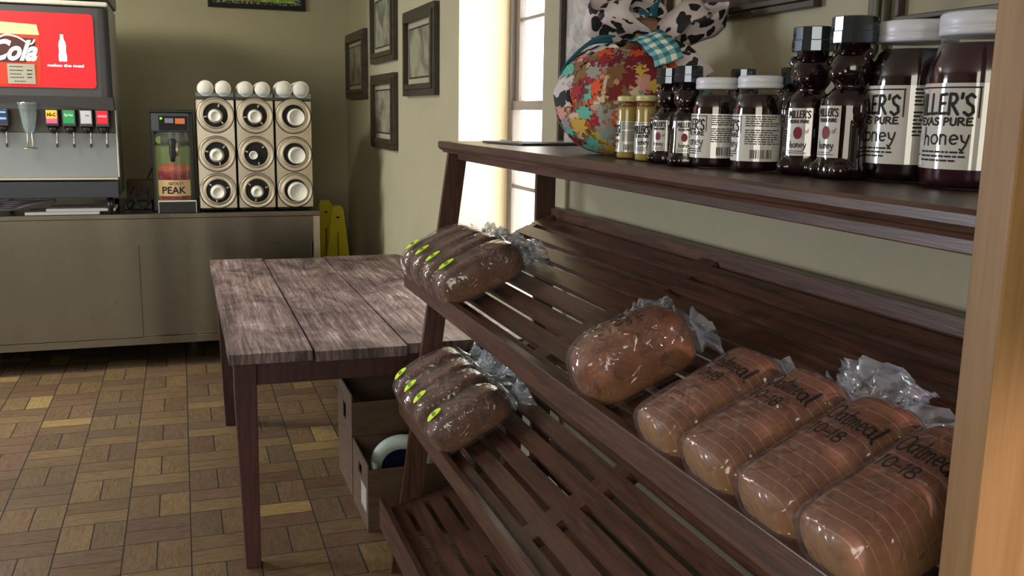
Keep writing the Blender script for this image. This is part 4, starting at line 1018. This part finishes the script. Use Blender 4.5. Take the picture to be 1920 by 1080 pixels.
# drinking glass picture with script lettering, left part of the sign
bm = B(); prism(bm, [(-1.10, Z(1.66)), (-.722, Z(1.66)), (-.712, Z(1.80)), (-.718, Z(1.97)), (-1.10, Z(1.975))], 1, -.0130, -.0112); gp = link('can_picture', bm, emit('backlit_orange_red', sc(214, 60, 30), .7), sg)
bm = B(); prism(bm, [(-1.10, Z(1.935)), (-.712, Z(1.93)), (-.722, Z(1.985)), (-1.10, Z(2.005))], 1, -.0150, -.0132); link('glass_rim_picture', bm, emit('backlit_cream', sc(255, 236, 150), 1.0), gp)
bm = B(); prism(bm, [(-1.10, Z(1.78)), (-.80, Z(1.78)), (-.735, Z(1.80)), (-.735, Z(1.91)), (-.86, Z(1.915)), (-1.10, Z(1.91))], 1, -.0145, -.0132); link('dark_cola_picture', bm, emit('backlit_dark_brown', sc(84, 36, 34), .6), gp)
bm = text_bm('Cola', .1, width=.235, height=.115, bold=.0035, shear=.45); warp(bm, lambda c: Vector((c.x-.842, -.0165, c.y+Z(1.845)))); link('script_lettering', bm, emit('backlit_white', sc(255, 255, 255), 1.1), gp)
bm = B(); tube(bm, spline([(-.93, -.0165, Z(1.895)), (-.88, -.0165, Z(1.925)), (-.82, -.0165, Z(1.915)), (-.76, -.0165, Z(1.88)), (-.735, -.0165, Z(1.905))]), .0045, 6); link('script_swash', bm, MATS['backlit_white'], gp)
bm = B()
bp = [(0, 0), (.020, 0), (.021, .03), (.017, .055), (.0195, .085), (.016, .105), (.009, .122), (.008, .142), (.009, .146), (.0, .146)]
prism(bm, [(-.600+p, Z(1.792)+q) for p, q in bp]+[(-.600-p, Z(1.792)+q) for p, q in bp[-2:0:-1]], 1, -.0125, -.0112); link('bottle_silhouette', bm, MATS['backlit_white'], sg)
bm = text_bm('makes the meal', .03, width=.185, height=.016, bold=.0010); warp(bm, lambda c: Vector((c.x-.588, -.0125, c.y+Z(1.770)))); link('sign_slogan', bm, MATS['backlit_white'], sg)
bm = B(); box(bm, -.882, -.745, -.0185, -.0172, Z(1.665), Z(1.772), 0); nb = link('price_notice', bm, mat('grey_note_paper', sc(150, 148, 138), .7), sg)
bm = B(); print_bars(bm, -.870, -.80, [Z(1.755), Z(1.735), Z(1.715), Z(1.697)], .004, 4); print_bars(bm, -.785, -.755, [Z(1.735), Z(1.715), Z(1.697)], .006, 8); print_bars(bm, -.85, -.78, [Z(1.676)], .004, 6)
warp(bm, lambda c: Vector((c.x, -.0192, c.y))); link('notice_print', bm, m_ink, nb)
bm = B()   # curved canopy over the valves
pts = [(sx0, Z(1.54))]+[(sx0+(sx1-sx0)*i/20, Z(1.558)+.016*math.cos((i/20-.5)*math.pi*1.3)) for i in range(21)][::-1]
prism(bm, [(sx0, Z(1.599)), (sx1-.002, Z(1.599)), (sx1+.006, Z(1.53))]+[(sx0+(sx1-sx0)*i/20, Z(1.525)+.035*math.sin(math.pi*i/20)) for i in range(20, -1, -1)], 1, -.06, .059)
link('valve_canopy', bm, m_black, sf)
sp_('valve_backplate', [(sx0+.02, sx1+.004, .03, .0595, Z(1.40), Z(1.529))], mat('warm_grey_backplate', sc(104, 100, 92), .45))
bm = B(); prism(bm, [(.0595, Z(1.398)), (.0, Z(1.398)), (-.03, Z(1.15)), (.0595, Z(1.15))], 0, sx0, sx1+.004); link('splash_panel', bm, m_silver, sf)
sp_('side_trim', [(sx1+.0045, sx1+.010, -.028, .0595, Z(1.15), Z(1.528))], m_white)
sp_('drip_tray', [(sx0, sx1+.004, -.075, .0595, Z(1.035), Z(1.128))], mat('blue_black_tray', sc(36, 42, 52), .35), bev=.004)
sp_('tray_lip', [(sx0, sx1+.004, -.077, -.03, Z(1.140), Z(1.149))], m_chrome)
for lx in (-.40, -1.0, -1.55): 
    bm = B(); lathe(bm, [(.014, .002), (.014, .03), (.018, .04), (.018, Z(1.0345))], 16, (lx, -.02, 0)); link('foot', bm, m_black, sf, True)
    bm = B(); lathe(bm, [(.014, .002), (.014, .05), (.018, Z(1.019))], 16, (lx, .55, 0)); link('foot', bm, m_black, sf, True)
VL = [(-.413, 'red', None), (-.497, 'grey', None), (-.585, 'green', 'Sprite'), (-.672, 'hic', 'HI-C'), (-.925, 'blue', None), (-1.05, 'grey', None)]
for vx, kind, txt in VL:
    bm = B(); box(bm, vx-.034, vx+.034, -.068, .0295, Z(1.435), Z(1.527), .004); v = link('valve', bm, m_dgrey if kind != 'hic' else m_black, sf)
    cc = {'red': sc(225, 22, 50), 'grey': sc(190, 192, 200), 'green': sc(28, 150, 84), 'hic': sc(240, 196, 70), 'blue': sc(40, 40, 80)}[kind]
    bm = B(); box(bm, vx-.028, vx+.028, -.0705, -.0685, Z(1.452), Z(1.524)); pl = link('valve_label', bm, mat('valve_label_'+kind, cc, .4), v)
    bm = B()
    if kind == 'hic':
        rect(bm, vx-.028, vx+.028, Z(1.452), Z(1.478)); warp(bm, lambda c: Vector((c.x, -.0712, c.y))); link('pink_band', bm, mat('pink_print', sc(232, 90, 150), .4), pl); bm = B()
    if txt:
        b2 = text_bm(txt, .02, width=.044, height=.020, bold=.0006); warp(b2, lambda c: Vector((c.x+vx, -.0716, c.y+Z(1.500 if kind == 'hic' else 1.497))));
        link('label_lettering', b2, m_ink if kind == 'hic' else m_white, pl)
    if kind in ('red', 'blue', 'grey'):
        bm.free(); bm = B()
        if kind == 'red': rect(bm, vx-.025, vx+.025, Z(1.488), Z(1.500)); mm = mat('pale_pink_print', sc(250, 150, 160), .4)
        elif kind == 'blue': rect(bm, vx-.027, vx+.027, Z(1.470), Z(1.482)); rect(bm, vx-.027, vx+.027, Z(1.505), Z(1.514)); mm = mat('light_blue_print', sc(110, 180, 235), .4)
        else: rect(bm, vx-.002, vx+.018, Z(1.494), Z(1.500)); mm = m_grey
        warp(bm, lambda c: Vector((c.x, -.0712, c.y))); link('label_mark', bm, mm, pl)
    else: bm.free()
    bm = B(); lathe(bm, [(.014, Z(1.398)), (.022, Z(1.41)), (.029, Z(1.434))], 20, (vx, -.035, 0)); link('nozzle', bm, m_black, v, True)
    bm = B(); tube(bm, [(vx+.012, -.02, Z(1.43)), (vx+.016, -.024, Z(1.38)), (vx+.016, -.040, Z(1.335))], .003, 8); lv = link('lever', bm, m_chrome, v)
    bm = B(); box(bm, vx+.0105, vx+.0215, -.047, -.036, Z(1.318), Z(1.340), .002); link('lever_tip', bm, m_black, lv)
t = thing('hanging_clear_funnel', 'clear plastic ice chute funnel hanging among the soda valves', 'ice chute', (-.790, 5.93, 1.40))
bm = B(); lathe(bm, [(.018, .0), (.030, .03), (.034, .06), (.046, .15), (.052, .165), (.055, .165), (.049, .15), (.037, .06), (.032, .03), (.020, 0)], 24, cap=False); link('funnel', bm, m_acryl, t, True)
bm = B(); tube(bm, [(-.012, 0, .0), (-.012, 0, -.075), (-.03, 0, -.085), (.03, 0, -.085), (.012, 0, -.075), (.012, 0, 0)], .004, 8); link('wire_lever', bm, m_chrome, t, True)

# things on the counter around the machines
bm = B(); box(bm, -.74, -.375, 5.965, 6.20, CT+.018, CT+.036, .003); tag(link('white_tray', bm, m_white), 'flat white tray under the soda fountain front edge, upper of two', 'tray')
bm = B(); box(bm, -.85, -.46, 5.958, 6.20, CT+.001, CT+.0175, .003); tag(link('white_tray', bm, m_white), 'flat white tray lying on the counter under the soda fountain, lower of two', 'tray')
bm = B(); rd = random.Random(3)
for k in range(5):
    tube(bm, spline([(-1.16+.02*k, 5.985+.012*k, CT+.016+.012*k), (-1.06, 5.99+.013*k, CT+.05-.004*k+.008*(k % 3)), (-.94, 6.0+.012*k, CT+.03+.010*k), (-.84+.015*k, 5.99+.012*k, CT+.055+.004*k), (-.78+.02*k, 6.03+.012*k, CT+.07)]), .009, 8)
tag(link('hose_bundle', bm, mat('grey_hose', sc(120, 118, 128), .4), None, True), 'bundle of grey hoses on the counter under the left of the soda fountain', 'hoses')
bm = B(); tube(bm, spline([(-.30, 6.16, CT+.012), (-.26, 6.12, CT+.09), (-.20, 6.14, CT+.12), (-.215, 6.10, CT+.02), (-.27, 6.12, CT+.06), (-.24, 6.14, CT+.13), (-.19, 6.11, CT+.07), (-.24, 6.10, CT+.012), (-.32, 6.14, CT+.03), (-.28, 6.2, CT+.14)]), .006, 8)
tag(link('black_cable', bm, m_cable, None, True), 'tangled black cable on the counter between soda fountain and tea urn', 'cable')
bm = B(); box(bm, -.335, -.17, 6.45, 6.62, CT+.001, CT+.16, .004); tag(link('small_carton', bm, mat('dull_brown_carton', sc(104, 90, 70), .7)), 'small brown carton on the counter behind the black cable', 'box')
bm = B(); box(bm, -.34, -.18, 6.22, 6.40, CT+.001, CT+.045, .003); tag(link('black_box', bm, m_black), 'low black box on the counter left of the tea urn', 'box')
bm = B(); box(bm, -.205, -.125, YB-.03, YB-.0005, 1.14, 1.30, .004); wo = link('wall_outlet', bm, m_white); tag(wo, 'white outlet box on the back wall behind the tea urn', 'outlet')
bm = B(); tube(bm, spline([(-.17, YB-.04, 1.18), (-.20, YB-.10, 1.12), (-.26, YB-.2, 1.0), (-.29, 6.9, CT+.01)]), .005, 8)
tag(link('power_cord', bm, m_cable, None, True), 'black power cord running down from the white wall outlet', 'cord')

# ------------------------------------------------------------------ yellow floor signs
def floor_sign(label, xc, yb, ztop):
    t = thing('wet_floor_sign', label, 'floor sign', (xc, yb, 0))
    H = ztop
    for nm, dy in (('front_panel', -.032), ('rear_panel', .010)):
        bm = B(); w0, w1 = .135, .040
        out = [(-w0, .0), (-.010, 0), (-.005, H*.76), (.005, H*.76), (.010, 0), (w0, 0), (w1+.004, H*.965), (w1-.012, H), (-w1+.012, H), (-w1-.004, H*.965)]
        prism(bm, out, 1, dy, dy+.022); link(nm, bm, m_yellow, t)
    bm = B(); lathe(bm, [(.001, -.001), (.014, -.001), (.014, 0)], 16, (0, -.0325, H*.90), 'Y', cap=False); warp(bm, lambda c: Vector((c.x, c.y, H*.90+(c.z-H*.90)*.45))); link('grip_hole', bm, m_blackm, t)
    return t
floor_sign('yellow folded wet floor sign, front one, between counter end and corner', 1.092, 7.20, .842)
floor_sign('yellow folded wet floor sign behind the other, close to the counter end', 1.030, 7.38, .868)

# ------------------------------------------------------------------ cartons under the table
def carton(label, x0, x1, y0, y1, h, lab=False, hand=True):
    t = thing('cardboard_carton', label, 'box', ((x0+x1)/2, (y0+y1)/2, 0)); cx_, cy_ = (x0+x1)/2, (y0+y1)/2; a_, b_ = (x1-x0)/2, (y1-y0)/2; w = .005
    bm = B(); yh = .035; z0h, z1h = h*.66, h*.82
    # left wall built round its hand hole
    box(bm, -a_, -a_+w, -b_, -yh, .001, h); box(bm, -a_, -a_+w, yh, b_, .001, h); box(bm, -a_, -a_+w, -yh, yh, .001, z0h); box(bm, -a_, -a_+w, -yh, yh, z1h, h)
    box(bm, a_-w, a_, -b_, b_, .001, h); box(bm, -a_+w, a_-w, -b_, -b_+w, .001, h*.93); box(bm, -a_+w, a_-w, b_-w, b_, .001, h); box(bm, -a_+w, a_-w, -b_+w, b_-w, .001, .006)
    link('carton_body', bm, m_card, t)
    if lab: bm = B(); box(bm, -a_-.001, -a_, -b_*.80, -b_*.15, h*.25, h*.60); link('white_label', bm, m_paper, t)
    return t
carton('open brown carton with a hand hole and white side label, nearest under the table', .600, .98, 3.32, 3.645, .262, True)
carton('taller open carton with a hand hole, behind the nearest one under the table', .600, 1.05, 3.665, 4.02, .43)
t = thing('round_lid', 'round navy lid with a wide pale rim leaning inside the nearest carton', 'lid', (.775, 3.47, .185), rot=(math.radians(12), 0, math.radians(-20)))
bm = B(); lathe(bm, [(.001, -.012), (.088, -.012), (.090, -.018)], 40, (0, 0, 0), 'Y', cap=False); link('navy_center', bm, m_navy, t, True)
bm = B(); lathe(bm, [(.089, -.014), (.092, -.020), (.122, -.012), (.136, .0), (.138, .012), (.134, .020), (.001, .020)], 48, (0, 0, 0), 'Y', cap=False); link('pale_rim', bm, m_rim, t, True)

# ------------------------------------------------------------------ near tan post
bm = B(); box(bm, .70, .775, .658, .699, 0, 2.2, .002)
tag(link('shelf_post', bm, w_tan), 'tan wooden upright post in the near right foreground', 'post')
